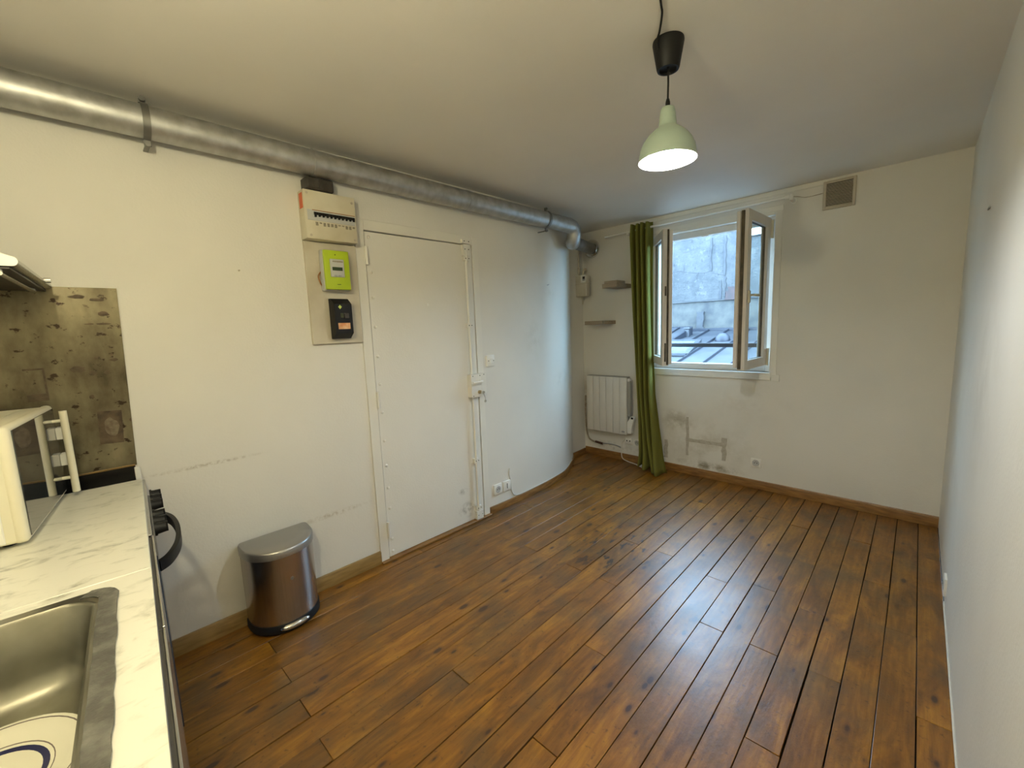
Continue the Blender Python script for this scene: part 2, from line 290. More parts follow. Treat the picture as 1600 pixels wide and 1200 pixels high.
def facade_mat():
    m = bpy.data.materials.new('weathered_render'); m.use_nodes = True; n, l = nodes(m); b = n['Principled BSDF']; b.inputs['Roughness'].default_value = 0.9
    tc = n.new('ShaderNodeTexCoord'); p = tc.outputs['Object']
    def noise(s, d, ro=0.6, sc=(1, 1, 1), dist=0.0):
        mp = n.new('ShaderNodeMapping'); mp.inputs['Scale'].default_value = sc; l.new(p, mp.inputs[0])
        t = n.new('ShaderNodeTexNoise'); t.inputs['Scale'].default_value = s; t.inputs['Detail'].default_value = d; t.inputs['Roughness'].default_value = ro; t.inputs['Distortion'].default_value = dist; l.new(mp.outputs[0], t.inputs['Vector']); return t.outputs['Fac']
    r = n.new('ShaderNodeValToRGB'); e = r.color_ramp.elements; e[0].position = 0.33; e[0].color = (0.024, 0.027, 0.029, 1); e[1].position = 0.62; e[1].color = (0.057, 0.057, 0.057, 1)
    l.new(noise(2.6, 9, 0.68), r.inputs[0])
    mr = n.new('ShaderNodeMapRange'); mr.inputs['From Min'].default_value = 0.58; mr.inputs['From Max'].default_value = 0.66; mr.inputs['To Max'].default_value = 0.7; l.new(noise(9, 8, 0.7, (1.6, 1, 0.7), 0.8), mr.inputs['Value'])
    mx = n.new('ShaderNodeMix'); mx.data_type = 'RGBA'; l.new(mr.outputs[0], mx.inputs['Factor']); l.new(r.outputs[0], mx.inputs['A']); mx.inputs['B'].default_value = (0.013, 0.014, 0.016, 1)
    mr2 = n.new('ShaderNodeMapRange'); mr2.inputs['From Min'].default_value = 0.56; mr2.inputs['From Max'].default_value = 0.62; mr2.inputs['To Max'].default_value = 0.8; l.new(noise(5, 10, 0.75), mr2.inputs['Value'])
    mx2 = n.new('ShaderNodeMix'); mx2.data_type = 'RGBA'; l.new(mr2.outputs[0], mx2.inputs['Factor']); l.new(mx.outputs['Result'], mx2.inputs['A']); mx2.inputs['B'].default_value = (0.077, 0.075, 0.071, 1)
    l.new(mx2.outputs['Result'], b.inputs['Base Color'])
    bu = n.new('ShaderNodeBump'); bu.inputs['Strength'].default_value = 0.6; bu.inputs['Distance'].default_value = 0.04; l.new(noise(7, 8, 0.7), bu.inputs['Height']); l.new(bu.outputs[0], b.inputs['Normal'])
    return m
M['facade'] = facade_mat()
M['facade_low'] = mat('old_cream_render', (0.059, 0.057, 0.050), 0.9, vcol=(0.029, 0.030, 0.031), vscale=6, detail=9, bump=0.5, bscale=12)
M['facade_dark'] = mat('dark_stain_render', (0.030, 0.031, 0.036), 0.9, vcol=(0.043, 0.045, 0.046), vscale=9, detail=8)
M['facade_brick'] = mat('exposed_brick_red', (0.050, 0.029, 0.027), 0.9, vcol=(0.029, 0.023, 0.023), vscale=12, detail=6)

# ------------------------------------------------------------------ mesh helpers
def BM(): return bmesh.new()
def box(bm, x0, x1, y0, y1, z0, z1, bev=0.0, seg=1):
    vs = [bm.verts.new(p) for p in ((x0,y0,z0),(x1,y0,z0),(x1,y1,z0),(x0,y1,z0),(x0,y0,z1),(x1,y0,z1),(x1,y1,z1),(x0,y1,z1))]
    fs = [bm.faces.new([vs[i] for i in q]) for q in ((3,2,1,0),(4,5,6,7),(0,1,5,4),(1,2,6,5),(2,3,7,6),(3,0,4,7))]
    if bev > 0:
        es = list({e for f in fs for e in f.edges})
        bmesh.ops.bevel(bm, geom=es, offset=bev, segments=seg, affect='EDGES', profile=0.5)
    return bm
def ring_loft(bm, rings, cap0=True, cap1=True, closed=True):
    vv = [[bm.verts.new(p) for p in r] for r in rings]
    n = len(rings[0])
    for a, b in zip(vv, vv[1:]):
        for i in range(n if closed else n-1):
            j = (i+1) % n
            bm.faces.new((a[i], a[j], b[j], b[i]))
    if cap0: bm.faces.new(list(reversed(vv[0])))
    if cap1: bm.faces.new(vv[-1])
    return vv
def perp(d):
    d = d.normalized(); a = Vector((0, 0, 1)) if abs(d.z) < 0.9 else Vector((1, 0, 0))
    u = d.cross(a).normalized(); return u, d.cross(u).normalized()
def cyl(bm, p0, p1, r0, r1=None, n=16, cap=True):
    p0, p1 = Vector(p0), Vector(p1); r1 = r0 if r1 is None else r1; u, v = perp(p1-p0)
    ring_loft(bm, [[p + (u*cos(2*pi*i/n) + v*sin(2*pi*i/n))*r for i in range(n)] for p, r in ((p0, r0), (p1, r1))], cap, cap)
    return bm
def tube(bm, pts, r, n=8, cap=True):
    pts = [Vector(p) for p in pts]; rings = []; u = None
    for i, p in enumerate(pts):
        d = (pts[min(i+1, len(pts)-1)] - pts[max(i-1, 0)]).normalized()
        if u is None: u, v = perp(d)
        else:
            u = (u - d*u.dot(d)).normalized(); v = d.cross(u)
        rr = r[i] if isinstance(r, (list, tuple)) else r
        rings.append([p + (u*cos(2*pi*k/n) + v*sin(2*pi*k/n))*rr for k in range(n)])
    ring_loft(bm, rings, cap, cap); return bm
def lathe(bm, prof, n=32, c=(0, 0), axis='z', closed_ends=True):
    rings = []
    for r, z in prof:
        rings.append([Vector((c[0]+r*cos(2*pi*i/n), c[1]+r*sin(2*pi*i/n), z)) for i in range(n)])
    ring_loft(bm, rings, closed_ends, closed_ends); return bm
def prism(bm, poly, z0, z1, axis='z'):
    def P(a, b, c):
        return {'z': (a, b, c), 'x': (c, a, b), 'y': (a, c, b)}[axis]
    ring_loft(bm, [[Vector(P(a, b, z)) for a, b in poly] for z in (z0, z1)]); return bm
def smooth_path(pts, k=8):
    P = [Vector(p) for p in pts]; out = []
    for i in range(len(P)-1):
        a, b, c, d = P[max(i-1, 0)], P[i], P[i+1], P[min(i+2, len(P)-1)]
        for j in range(k):
            t = j/k
            out.append(0.5*((2*b) + (-a+c)*t + (2*a-5*b+4*c-d)*t*t + (-a+3*b-3*c+d)*t**3))
    out.append(P[-1]); return out
def rrect(cx, cy, hx, hy, r, z, n=6):
    out = []
    for qx, qy, a0 in ((1, 1, 0), (-1, 1, pi/2), (-1, -1, pi), (1, -1, 3*pi/2)):
        for k in range(n+1):
            a = a0 + pi/2*k/n
            out.append(Vector((cx+qx*(hx-r)+r*cos(a), cy+qy*(hy-r)+r*sin(a), z)))
    return out

# ------------------------------------------------------------------ object helpers
class Fr:
    def __init__(self, origin, rz): self.m = Matrix.Translation(Vector(origin)) @ Matrix.Rotation(rz, 4, 'Z')
WORLD = Fr((0, 0, 0), 0)
LEFT = Fr((lx(0), 0, 0), pi/2 - PSI)                       # x along the left wall, -y out into the room
FAR = Fr((0, fy(0), 0), -PHI)                              # x along the far wall, -y out into the room
RIGHT = Fr((W, 0, 0), -pi/2)                               # x = -world y, -y out into the room
KIT = Fr((0.157, 0.153, 0), -0.0789)                       # x along the worktop, +y out over its front edge
CUR = {}
def tag(o, label=None, cat=None, group=None, kind=None):
    if label: o['label'] = label
    if cat: o['category'] = cat
    if group: o['group'] = group
    if kind: o['kind'] = kind
    return o
def thing(name, label, cat, fr, o, group=None, kind=None):
    e = bpy.data.objects.new(name, None); COL.objects.link(e); e.empty_display_size = 0.05
    e.matrix_world = fr.m @ Matrix.Translation(Vector(o)); CUR[e.name] = Vector(o)
    return tag(e, label, cat, group, kind)
def finish(bm, angle=35, smooth=True):
    bmesh.ops.recalc_face_normals(bm, faces=bm.faces)
    me = bpy.data.meshes.new('m')
    if smooth:
        for f in bm.faces: f.smooth = True
    bm.to_mesh(me); bm.free()
    if smooth: me.set_sharp_from_angle(angle=radians(angle))
    return me
def part(name, bm, m, parent, label=None, kind=None, angle=35):
    """mesh given in the frame's own coordinates, hung on parent (a thing, a part)"""
    o0 = CUR[parent.name]
    bmesh.ops.translate(bm, verts=bm.verts, vec=-o0)
    me = finish(bm, angle); me.name = name
    o = bpy.data.objects.new(name, me); COL.objects.link(o); me.materials.append(m); o.parent = parent
    CUR[o.name] = o0
    return tag(o, label, None, None, kind)
def solo(name, bm, m, label, cat, fr, o, group=None, kind=None, angle=35):
    bmesh.ops.translate(bm, verts=bm.verts, vec=-Vector(o))
    me = finish(bm, angle); me.name = name
    ob = bpy.data.objects.new(name, me); COL.objects.link(ob); me.materials.append(m)
    ob.matrix_world = fr.m @ Matrix.Translation(Vector(o)); CUR[ob.name] = Vector(o)
    return tag(ob, label, cat, group, kind)

# ================================================================== SETTING
curve = smooth_path([(lx(2.16), 2.16, 0), (0.022, 2.40, 0), (0.014, 2.80, 0), (-0.028, 3.15, 0), (-0.098, 3.35, 0), (-0.222, 3.60, 0), (-0.32, 3.72, 0)], 8)
curve = [(p.x, p.y) for p in curve]
def wall_x(y):
    if y < 2.16: return lx(y)
    for (x0, y0), (x1, y1) in zip(curve, curve[1:]):
        if y0 <= y <= y1: return x0 + (x1-x0)*(y-y0)/(y1-y0)
    return -0.32
def outline(y0, y1):
    pts = [(wall_x(y0), y0)] + [p for p in curve if y0 < p[1] < y1]
    pts.append((wall_x(y1), y1)); return pts
# left wall, curved at its far end, with the doorway cut out
DY0, DY1, DZ = 1.274, 2.092, 2.036
bm = BM()
prism(bm, [(lx(-0.75), -0.75), (lx(DY0), DY0), (-0.62, DY0), (-0.62, -0.75)], 0, H)
prism(bm, [(lx(DY0), DY0), (lx(DY1), DY1), (-0.62, DY1), (-0.62, DY0)], DZ, H)
pts = [(lx(DY1), DY1), (lx(2.16), 2.16)] + curve[1:] + [(-0.32, fy(-0.3)+0.02), (-0.62, fy(-0.3)+0.02), (-0.62, DY1)]
prism(bm, pts, 0, H)
wl = solo('wall_left', bm, M['wall_left'], 'white plaster left wall that curves away before the window wall', None, WORLD, (0, 0, 0), kind='structure')
# far wall with the window hole
WX0, WX1, WZ0, WZ1 = 0.462, 1.507, 1.0, 2.235
bm = BM()
box(bm, -0.62, WX0, 0, 0.32, 0, H); box(bm, WX1, W+0.25, 0, 0.32, 0, H)
box(bm, WX0, WX1, 0, 0.32, 0, WZ0); box(bm, WX0, WX1, 0, 0.32, WZ1, H)
wf = solo('wall_far', bm, M['wall_far'], 'white stained plaster window wall', None, FAR, (0, 0, 0), kind='structure')
bm = BM(); box(bm, W, W+0.2, -0.9, fy(W)+0.02, 0, H)
solo('wall_right', bm, M['wall_right'], 'white plaster right wall seen edge-on', None, WORLD, (0, 0, 0), kind='structure')
bm = BM(); box(bm, -0.62, W+0.2, -0.9, -0.7, 0, H)
solo('wall_near', bm, M['wall_right'], 'white plaster wall behind the worktop', None, WORLD, (0, 0, 0), kind='structure')
bm = BM(); box(bm, -0.7, W+0.25, -0.95, 4.35, H, H+0.12)
ce = solo('ceiling', bm, M['ceiling'], 'plain white plaster ceiling', None, WORLD, (0, 0, 0), kind='structure')
# floor: slab and boards
bm = BM(); box(bm, -0.7, W+0.25, -0.95, 4.35, -0.12, -0.020)
fl = solo('floor', bm, M['subfloor'], 'varnished brown pine board floor', None, WORLD, (0, 0, 0), kind='structure')
lines = [-0.37, -0.255, -0.14, -0.022, 0.092, 0.206, 0.320, 0.434, 0.549, 0.664, 0.779, 0.893, 1.010, 1.125, 1.24, 1.353, 1.465, 1.577, 1.689, 1.798, 1.908, 2.017, 2.126, 2.235, 2.343, 2.449, 2.555]
joints = {3: [1.47, 2.87], 4: [2.445], 5: [0.505, 2.87], 6: [1.955], 7: [0.49, 2.445], 8: [1.955, 3.36], 9: [0.48, 1.955, 3.36], 10: [2.445], 11: [0.465, 1.955],
          12: [0.98, 2.445], 13: [0.485, 1.955, 3.36], 14: [2.445], 15: [1.47, 3.36], 16: [0.98, 2.87], 17: [2.37, 3.36], 18: [1.955], 19: [0.98, 2.445, 3.36], 20: [1.955, 2.87],
          21: [1.47, 2.38], 22: [1.955, 3.36], 23: [2.87], 24: [1.47, 2.47], 25: [1.955, 3.36]}
for i in range(len(lines)-1):
    x0, x1 = lines[i], lines[i+1]
    ys = -0.3
    if x1 < 0.0: ys = 3.1 if i > 1 else 3.5
    cuts = [ys] + [j for j in joints.get(i, []) if j > ys+0.1] + [fy((x0+x1)/2)-0.004]
    for a, c in zip(cuts, cuts[1:]):
        bm = BM(); hg = random.choice((0.0012, 0.0018, 0.0024, 0.0031)); dz = random.uniform(-0.0030, 0)
        x1c = min(x1, W-0.001)
        box(bm, x0+hg, x1c-hg, a+0.0012, c-0.0012, -0.018, dz, 0.0012)
        for v in bm.verts:
            if v.co.z > -0.01: v.co.z += random.uniform(-0.0006, 0.0004)
        o = Vector((x0, a, 0)); bmesh.ops.translate(bm, verts=bm.verts, vec=-o)
        me = finish(bm, smooth=False); me.name = 'plank'; ob = bpy.data.objects.new('plank', me); COL.objects.link(ob); me.materials.append(M['plank']); ob.location = o; ob.parent = fl
# skirtings
def skirt(path, th, h, side=1):
    """board following a plan polyline, th out to the room"""
    bm = BM(); P = [Vector((p[0], p[1], 0)) for p in path]; prof = [(0, 0), (th, 0), (th, h-0.006), (th-0.004, h), (0, h)]; rings = []
    for i, p in enumerate(P):
        d = (P[min(i+1, len(P)-1)] - P[max(i-1, 0)]).normalized(); nrm = Vector((d.y, -d.x, 0))*side
        rings.append([p + nrm*a + Vector((0, 0, b)) for a, b in prof])
    ring_loft(bm, rings); return bm
solo('baseboard_left', skirt([(lx(-0.6), -0.6), (lx(1.218), 1.218)], 0.012, 0.082), M['skirt_pale'], 'pale varnished skirting board left of the white door', None, WORLD, (0, 0, 0), kind='structure')
solo('baseboard_curve', skirt([(x, y) for x, y in outline(2.150, 3.70)]+[(-0.32, fy(-0.32)-0.012)], 0.013, 0.052), M['skirt_brown'], 'brown skirting board bent along the curved wall', None, WORLD, (0, 0, 0), kind='structure')
bmf = BM(); prof = [(0, 0), (-0.014, 0), (-0.014, 0.066), (-0.010, 0.074), (0, 0.074)]
ring_loft(bmf, [[Vector((x, a, b)) for a, b in prof] for x in (-0.306, W+0.0)])
solo('baseboard_far', bmf, M['skirt_brown'], 'brown varnished skirting board under the window wall', None, FAR, (0, 0, 0), kind='structure')
bm = BM(); box(bm, -2.86, 0.0, -0.006, 0, 0.0, 0.014, 0.002)
solo('trim_1', bm, M['cord'], 'thin white strip along the foot of the right wall', None, RIGHT, (0, 0, 0), kind='structure')
bm = BM(); box(bm, 0.40, 1.93, -0.007, 0, 2.378, H-0.001, 0.003)
solo('trim_2', bm, M['white_gloss'], 'white ceiling strip above the window', None, FAR, (0, 0, 0), kind='structure')
bm = BM(); box(bm, 0.36, 1.56, -0.006, 0, 2.238, 2.30, 0.002)
solo('trim_3', bm, M['white_gloss'], 'flat white board between curtain rod and window', None, FAR, (0, 0, 0), kind='structure')
# dried filler marks on the far wall
for nm, rects in (('plaster_patch', [(0.835, 0.862, 0.18, 0.55), (0.862, 1.16, 0.315, 0.352), (1.155, 1.195, 0.19, 0.40)]), ('plaster_patch', [(0.62, 0.66, 0.12, 0.30), (0.79, 0.83, 0.50, 0.53)])):
    bm = BM()
    for a, b, c, d in rects:
        n = 7; L = []; R_ = []
        if d-c > b-a:
            for k in range(n+1):
                z = c+(d-c)*k/n; L.append((a+random.uniform(-.006, .006), z)); R_.append((b+random.uniform(-.006, .006), z))
        else:
            for k in range(n+1):
                x = a+(b-a)*k/n; L.append((x, d+random.uniform(-.006, .006))); R_.append((x, c+random.uniform(-.006, .006)))
        prism(bm, L + list(reversed(R_)), -0.0012, 0.001, 'y')
    bmesh.ops.translate(bm, verts=bm.verts, vec=(0, 0, 0))
    part('plaster_patch', bm, M['plaster_patch'], wf, 'grey filler track where a fitting was removed')

# ------------------------------------------------------------------ door in the left wall
d1 = thing('door_1', 'white sheet-metal door with a tall bolt rod and lock box', None, LEFT, (1.68, 0, 0), kind='structure')
bm = BM(); box(bm, DY0+0.006, DY1-0.007, 0.0, 0.04, 0.014, DZ-0.006, 0.001)
leaf = part('door_leaf', bm, M['door_paint'], d1)
bm = BM(); box(bm, DY0-0.002, DY1+0.002, 0.045, 0.06, 0.0, DZ+0.002); part('door_recess', bm, M['dark_gap'], d1)
bm = BM()
box(bm, 1.216, DY0, -0.010, 0.001, 0.0, 2.095, 0.002); box(bm, DY1, 2.146, -0.010, 0.001, 0.0, 2.095, 0.002); box(bm, DY0, DY1, -0.010, 0.001, DZ, 2.095, 0.002)
part('door_frame', bm, M['white_gloss'], d1)
bm = BM(); box(bm, 1.216, 2.146, -0.035, 0.04, -0.001, 0.011, 0.002); part('threshold', bm, M['skirt_brown'], d1)
for z in (1.89, 1.035, 0.203):
    bm = BM(); cyl(bm, (DY0+0.004, -0.016, z-0.052), (DY0+0.004, -0.016, z+0.052), 0.009, n=12)
    cyl(bm, (DY0+0.004, -0.016, z-0.003), (DY0+0.004, -0.016, z+0.003), 0.0105, n=12); part('hinge', bm, M['white_gloss'], d1)
riv = BM(); lathe(riv, [(0.010, 0), (0.0095, 0.003), (0.0065, 0.0055), (0.0015, 0.007)], 10)
bmesh.ops.rotate(riv, verts=riv.verts, matrix=Matrix.Rotation(pi/2, 3, 'X')); rme = finish(riv); rme.name = 'rivet'; rme.materials.append(M['white_gloss'])
def rivets(lst, parent, me=rme, nm='rivet', y=0.0):
    for s, z in lst:
        o = bpy.data.objects.new(nm, me); COL.objects.link(o); o.parent = parent; o.location = Vector((s, y, z)) - CUR[parent.name]
rivets([(1.306, z) for z in (2.0, 1.80, 1.651, 1.477, 1.30, 1.131, 0.955, 0.775, 0.615, 0.47, 0.335, 0.13, 0.045)] + [(2.066, z) for z in (1.80, 1.62, 1.43, 1.24, 0.80, 0.62, 0.42, 0.26)], d1)
bm = BM(); box(bm, 2.040, 2.084, -0.007, 0.001, 0.015, 2.02, 0.0012); part('edge_plate', bm, M['white_gloss'], d1)
# bolt rod, guides and keeps
bm = BM(); cyl(bm, (2.022, -0.020, 1.10), (2.022, -0.020, 1.99), 0.0105, n=12); cyl(bm, (2.022, -0.020, 0.06), (2.022, -0.020, 0.95), 0.0105, n=12)
part('bolt_rod', bm, M['white_gloss'], d1)
def plate(s0, s1, z0, z1, y=-0.010, th=0.012, taper=0.0):
    bm = BM(); prism(bm, [(s0+taper, z0), (s1-taper, z0), (s1, z1), (s0, z1)], y-th, 0.001, 'y'); bmesh.ops.bevel(bm, geom=bm.edges[:], offset=0.0015, segments=1, affect='EDGES'); return bm
g = part('bolt_guide', plate(1.988, 2.060, 2.037, 2.063, 0, 0.026), M['white_gloss'], d1)
g = part('bolt_guide', plate(1.992, 2.058, 1.955, 2.030, 0, 0.028, 0.011), M['white_gloss'], d1)
part('bolt_guide', plate(2.001, 2.050, 1.920, 1.952, 0, 0.026), M['white_gloss'], d1)
part('bolt_guide', plate(2.003, 2.048, 1.452, 1.487, 0, 0.026), M['white_gloss'], d1)
part('bolt_guide', plate(2.003, 2.048, 0.448, 0.485, 0, 0.026), M['white_gloss'], d1)
part('bolt_guide', plate(2.003, 2.050, 0.082, 0.116, 0, 0.026), M['white_gloss'], d1)
part('bolt_guide', plate(1.998, 2.062, 0.012, 0.078, 0, 0.030), M['white_gloss'], d1)
scr = BM(); cyl(scr, (0, -0.0015, 0), (0, 0.001, 0), 0.0035, n=8); sme = finish(scr); sme.name = 'screw'; sme.materials.append(M['dark_gap'])
rivets([(2.006, 2.052), (2.046, 2.052), (2.010, 1.998), (2.042, 1.998), (2.012, 1.936), (2.040, 1.936), (2.014, 1.47), (2.038, 1.47), (2.014, 0.468), (2.038, 0.468), (2.014, 0.1), (2.040, 0.1), (2.012, 0.045), (2.05, 0.045)], d1, sme, 'screw', -0.029)
bm = BM(); box(bm, 1.992, 2.090, -0.046, 0.001, 0.948, 1.118, 0.002)
lb = part('lock_box', bm, M['white_gloss'], d1)
bm = BM(); box(bm, 2.098, 2.146, -0.036, -0.009, 0.965, 1.118, 0.002); part('lock_keep', bm, M['white_gloss'], d1)
bm = BM(); tube(bm, smooth_path([(2.072, -0.046, 1.067), (2.072, -0.075, 1.067), (2.055, -0.088, 1.067), (1.975, -0.088, 1.065)], 5), 0.0065, 8); part('lever', bm, M['white_plastic'], lb, 'white lever handle')
bm = BM(); cyl(bm, (2.062, -0.060, 0.985), (2.062, -0.045, 0.985), 0.013, n=16); part('lock_cylinder', bm, M['brass'], lb)
bm = BM(); box(bm, 2.059, 2.065, -0.088, -0.058, 0.981, 0.990, 0.001); cyl(bm, (2.062, -0.094, 0.985), (2.062, -0.086, 0.985), 0.011, n=12)
tube(bm, smooth_path([(2.062, -0.090, 0.980), (2.078, -0.088, 0.95), (2.082, -0.086, 0.925)], 4), 0.002, 6); cyl(bm, (2.082, -0.088, 0.918), (2.082, -0.084, 0.918), 0.010, n=12)
part('key', bm, M['chrome'], lb, 'small key left in the lock')
rivets([(2.008, 1.105), (2.008, 0.96), (2.075, 1.105)], d1, sme, 'screw', -0.0465); rivets([(2.122, 1.108), (2.122, 0.975)], d1, sme, 'screw', -0.0365)
bm = BM(); cyl(bm, (1.689, -0.004, 1.615), (1.689, 0.001, 1.615), 0.009, n=14); cyl(bm, (1.689, -0.0045, 1.615), (1.689, -0.0035, 1.615), 0.004, n=8)
part('peephole', bm, M['white_plastic'], d1)

# ------------------------------------------------------------------ window in the far wall
w1 = thing('window_1', 'white two-leaf window with both leaves swung open', None, FAR, (0.985, 0, 1.0), kind='structure')
bm = BM(); y0, y1 = 0.045, 0.105
box(bm, WX0, WX0+0.05, y0, y1, WZ0, WZ1, 0.003); box(bm, WX1-0.05, WX1, y0, y1, WZ0, WZ1, 0.003)
box(bm, WX0+0.05, WX1-0.05, y0, y1, WZ1-0.055, WZ1, 0.003); box(bm, WX0+0.05, WX1-0.05, y0, y1, WZ0, WZ0+0.055, 0.003)
part('window_frame', bm, M['pvc'], w1)
bm = BM()   # casing on the wall face
box(bm, 1.507, 1.556, -0.010, 0.001, 0.962, 2.26, 0.002); box(bm, 0.415, 0.462, -0.010, 0.001, 0.962, 2.26, 0.002); box(bm, 0.462, 1.507, -0.010, 0.001, 2.235, 2.26, 0.002)
part('window_casing', bm, M['white_gloss'], w1)
bm = BM(); box(bm, 0.415, 1.520, -0.016, 0.045, 0.938, 1.0, 0.002); part('window_sill', bm, M['white_gloss'], w1)
bm = BM(); box(bm, 1.524, 1.582, -0.012, 0.001, 0.930, 0.985, 0.002); part('corner_block', bm, M['white_gloss'], w1)
bm = BM(); box(bm, 0.40, 1.57, 0.30, 0.36, 0.985, 1.02, 0.002); box(bm, 0.46, 1.51, 0.105, 0.33, 0.99, 1.012, 0.002); part('outer_sill', bm, M['zinc'], w1)
bm = BM(); box(bm, 0.93, 0.99, 0.03, 0.048, 1.045, 1.055, 0.001); box(bm, 0.93, 0.99, 0.03, 0.048, 2.17, 2.178, 0.001); part('strike_plate', bm, M['white_plastic'], w1)
bm = BM(); box(bm, 0.46, 1.51, 0.285, 0.310, 1.188, 1.226, 0.003); part('guard_rail', bm, M['rail'], w1, 'black iron guard rail outside')
def sash(hx, hy, ang, width, right):
    """leaf hinged at (hx, hy); local x runs from the hinge to the free edge"""
    z0, z1, th, st = 1.062, 2.213, 0.052, 0.072
    e = bpy.data.objects.new('sash', None); COL.objects.link(e); e.parent = w1; e.location = Vector((hx, hy, 1.0)) - CUR[w1.name]; e.rotation_euler = (0, 0, ang); e.empty_display_size = 0.05
    CUR[e.name] = Vector((0, 0, 1.0))
    sgn = 1 if right else -1      # side of the leaf's room face
    ya, yb = (0, sgn*th) if sgn > 0 else (sgn*th, 0)
    bm = BM()
    box(bm, 0, st, ya, yb, z0, z1, 0.003); box(bm, width-st, width, ya, yb, z0, z1, 0.003)
    box(bm, st-0.003, width-st+0.003, ya, yb, z0, z0+st, 0.003); box(bm, st-0.003, width-st+0.003, ya, yb, z1-st, z1, 0.003)
    part('sash_frame', bm, M['pvc'], e)
    bm = BM(); m_ = sgn*0.026; box(bm, st-0.012, width-st+0.012, m_-0.002, m_+0.002, z0+st-0.012, z1-st+0.012); part('pane', bm, M['glass'], e)
    bm = BM(); i = st-0.001; q = sgn*0.020
    for a, b, c, d in ((i-0.001, i+0.005, z0+i, z1-i), (width-i-0.005, width-i+0.001, z0+i, z1-i), (i, width-i, z0+i-0.001, z0+i+0.005), (i, width-i, z1-i-0.005, z1-i+0.001)):
        box(bm, a, b, min(q, q+sgn*0.018), max(q, q+sgn*0.018), c, d)
    part('glazing_gasket', bm, M['gasket'], e)
    return e, z0, z1, th, st, sgn
# right leaf: opened square to the wall, its outer face towards the room's right
e, z0, z1, th, st, sgn = sash(1.482, -0.006, -pi/2-0.03, 0.505, False)
bm = BM(); box(bm, 0.503, 0.512, -0.046, -0.024, z0+0.01, z1-0.01, 0.002); part('bolt_strip', bm, M['gasket'], e, 'dark metal bolt strip on the leaf edge')
bm = BM(); box(bm, 0.500, 0.520, -0.076, -0.050, z0+0.02, z1-0.012, 0.003); part('meeting_rail', bm, M['pvc'], e)
bm = BM(); box(bm, 0.455, 0.485, 0.0, 0.014, 1.555, 1.645, 0.004); cyl(bm, (0.470, 0.010, 1.61), (0.470, 0.045, 1.61), 0.008, n=10); box(bm, 0.36, 0.478, 0.038, 0.052, 1.600, 1.618, 0.004)
part('handle', bm, M['cream'], e, 'cream lever handle')
for z in (1.13, 2.13):
    bm = BM(); cyl(bm, (0.0, 0.008, z-0.07), (0.0, 0.008, z+0.07), 0.010, n=10); part('hinge', bm, M['cream'], e)
e, z0, z1, th, st, sgn = sash(0.487, -0.006, -radians(53), 0.49, True)
bm = BM(); box(bm, 0.488, 0.496, 0.012, 0.034, z0+0.01, z1-0.01, 0.002); part('bolt_strip', bm, M['pvc'], e)
bm = BM(); box(bm, 0.488, 0.498, 0.035, 0.048, z0+0.01, z1-0.01, 0.001); part('edge_gasket', bm, M['gasket'], e, 'dark gasket along the leaf edge')
bm = BM(); box(bm, 0.480, 0.500, 0.050, 0.078, z0+0.015, z1-0.015, 0.003); part('meeting_rail', bm, M['pvc'], e)
bm = BM(); box(bm, 0.494, 0.500, 0.016, 0.030, 1.10, 1.26, 0.002); box(bm, 0.494, 0.500, 0.016, 0.030, 1.66, 1.74, 0.002); part('latch', bm, M['gasket'], e)

# ================================================================== OUTSIDE THE WINDOW
fa = thing('neighbouring_building', 'tall weathered grey rendered wall of the building across the courtyard', 'building', WORLD, (0, 8.0, 0))
bm = BM(); box(bm, -9, 0.14, 8.0, 8.5, 1.78, 3.1); box(bm, 0.14, 5, 8.0, 8.5, 1.78, 2.785); part('upper_wall', bm, M['facade'], fa)
bm = BM(); box(bm, -9, 5, 8.03, 8.5, -1.0, 1.80); part('lower_wall', bm, M['facade_low'], fa)
bm = BM(); box(bm, 0.14, 5, 7.96, 8.6, 2.78, 2.795); box(bm, -9, 0.14, 7.96, 8.6, 3.1, 3.14); part('coping', bm, M['facade_dark'], fa)
for (x0, x1, z0, z1, mm, nm) in ((-0.36, -0.335, 2.30, 2.86, 'facade_dark', 'drain_mark'), (-0.135, -0.105, 2.2, 2.86, 'facade_dark', 'drain_mark'), (-0.115, -0.10, 1.84, 2.2, 'facade_dark', 'drain_mark'),
        (-0.195, -0.165, 1.80, 2.12, 'facade_dark', 'drain_mark'), (0.10, 0.125, 1.80, 2.45, 'facade_dark', 'drain_mark'), (-0.58, -0.46, 1.30, 1.60, 'facade_dark', 'stain_patch'), (-0.10, 0.08, 1.78, 1.93, 'facade_brick', 'brick_patch'), (-0.05, 0.08, 1.93, 2.0, 'facade_brick', 'brick_patch')):
    n = 8; L = [(x0+random.uniform(-.012, .012), z0+(z1-z0)*k/n) for k in range(n+1)]; R_ = [(x1+random.uniform(-.012, .012), z0+(z1-z0)*k/n) for k in range(n+1)]
    bm = BM(); prism(bm, L+list(reversed(R_)), 7.985, 8.05, 'y'); part(nm, bm, M[mm], fa)
for pth in ([(-1.2, 2.30), (-0.95, 2.36), (-0.7, 2.31), (-0.5, 2.28), (-0.36, 2.30)], [(-1.2, 1.80), (-0.9, 1.82), (-0.6, 1.79), (-0.3, 1.81), (0.1, 1.80), (0.5, 1.79)], [(-0.33, 2.27), (-0.12, 2.20)]):
    bm = BM(); tube(bm, smooth_path([(x, 8.0, z) for x, z in pth], 4), 0.004, 6); part('crack', bm, M['facade_dark'], fa)
rf = thing('zinc_roof', 'low blue-grey zinc roof with standing seams below the window', 'roof', WORLD, (0, 5.5, 0.9))
SL = 0.144
def rz(y): return 0.9 + SL*(y-5.5)
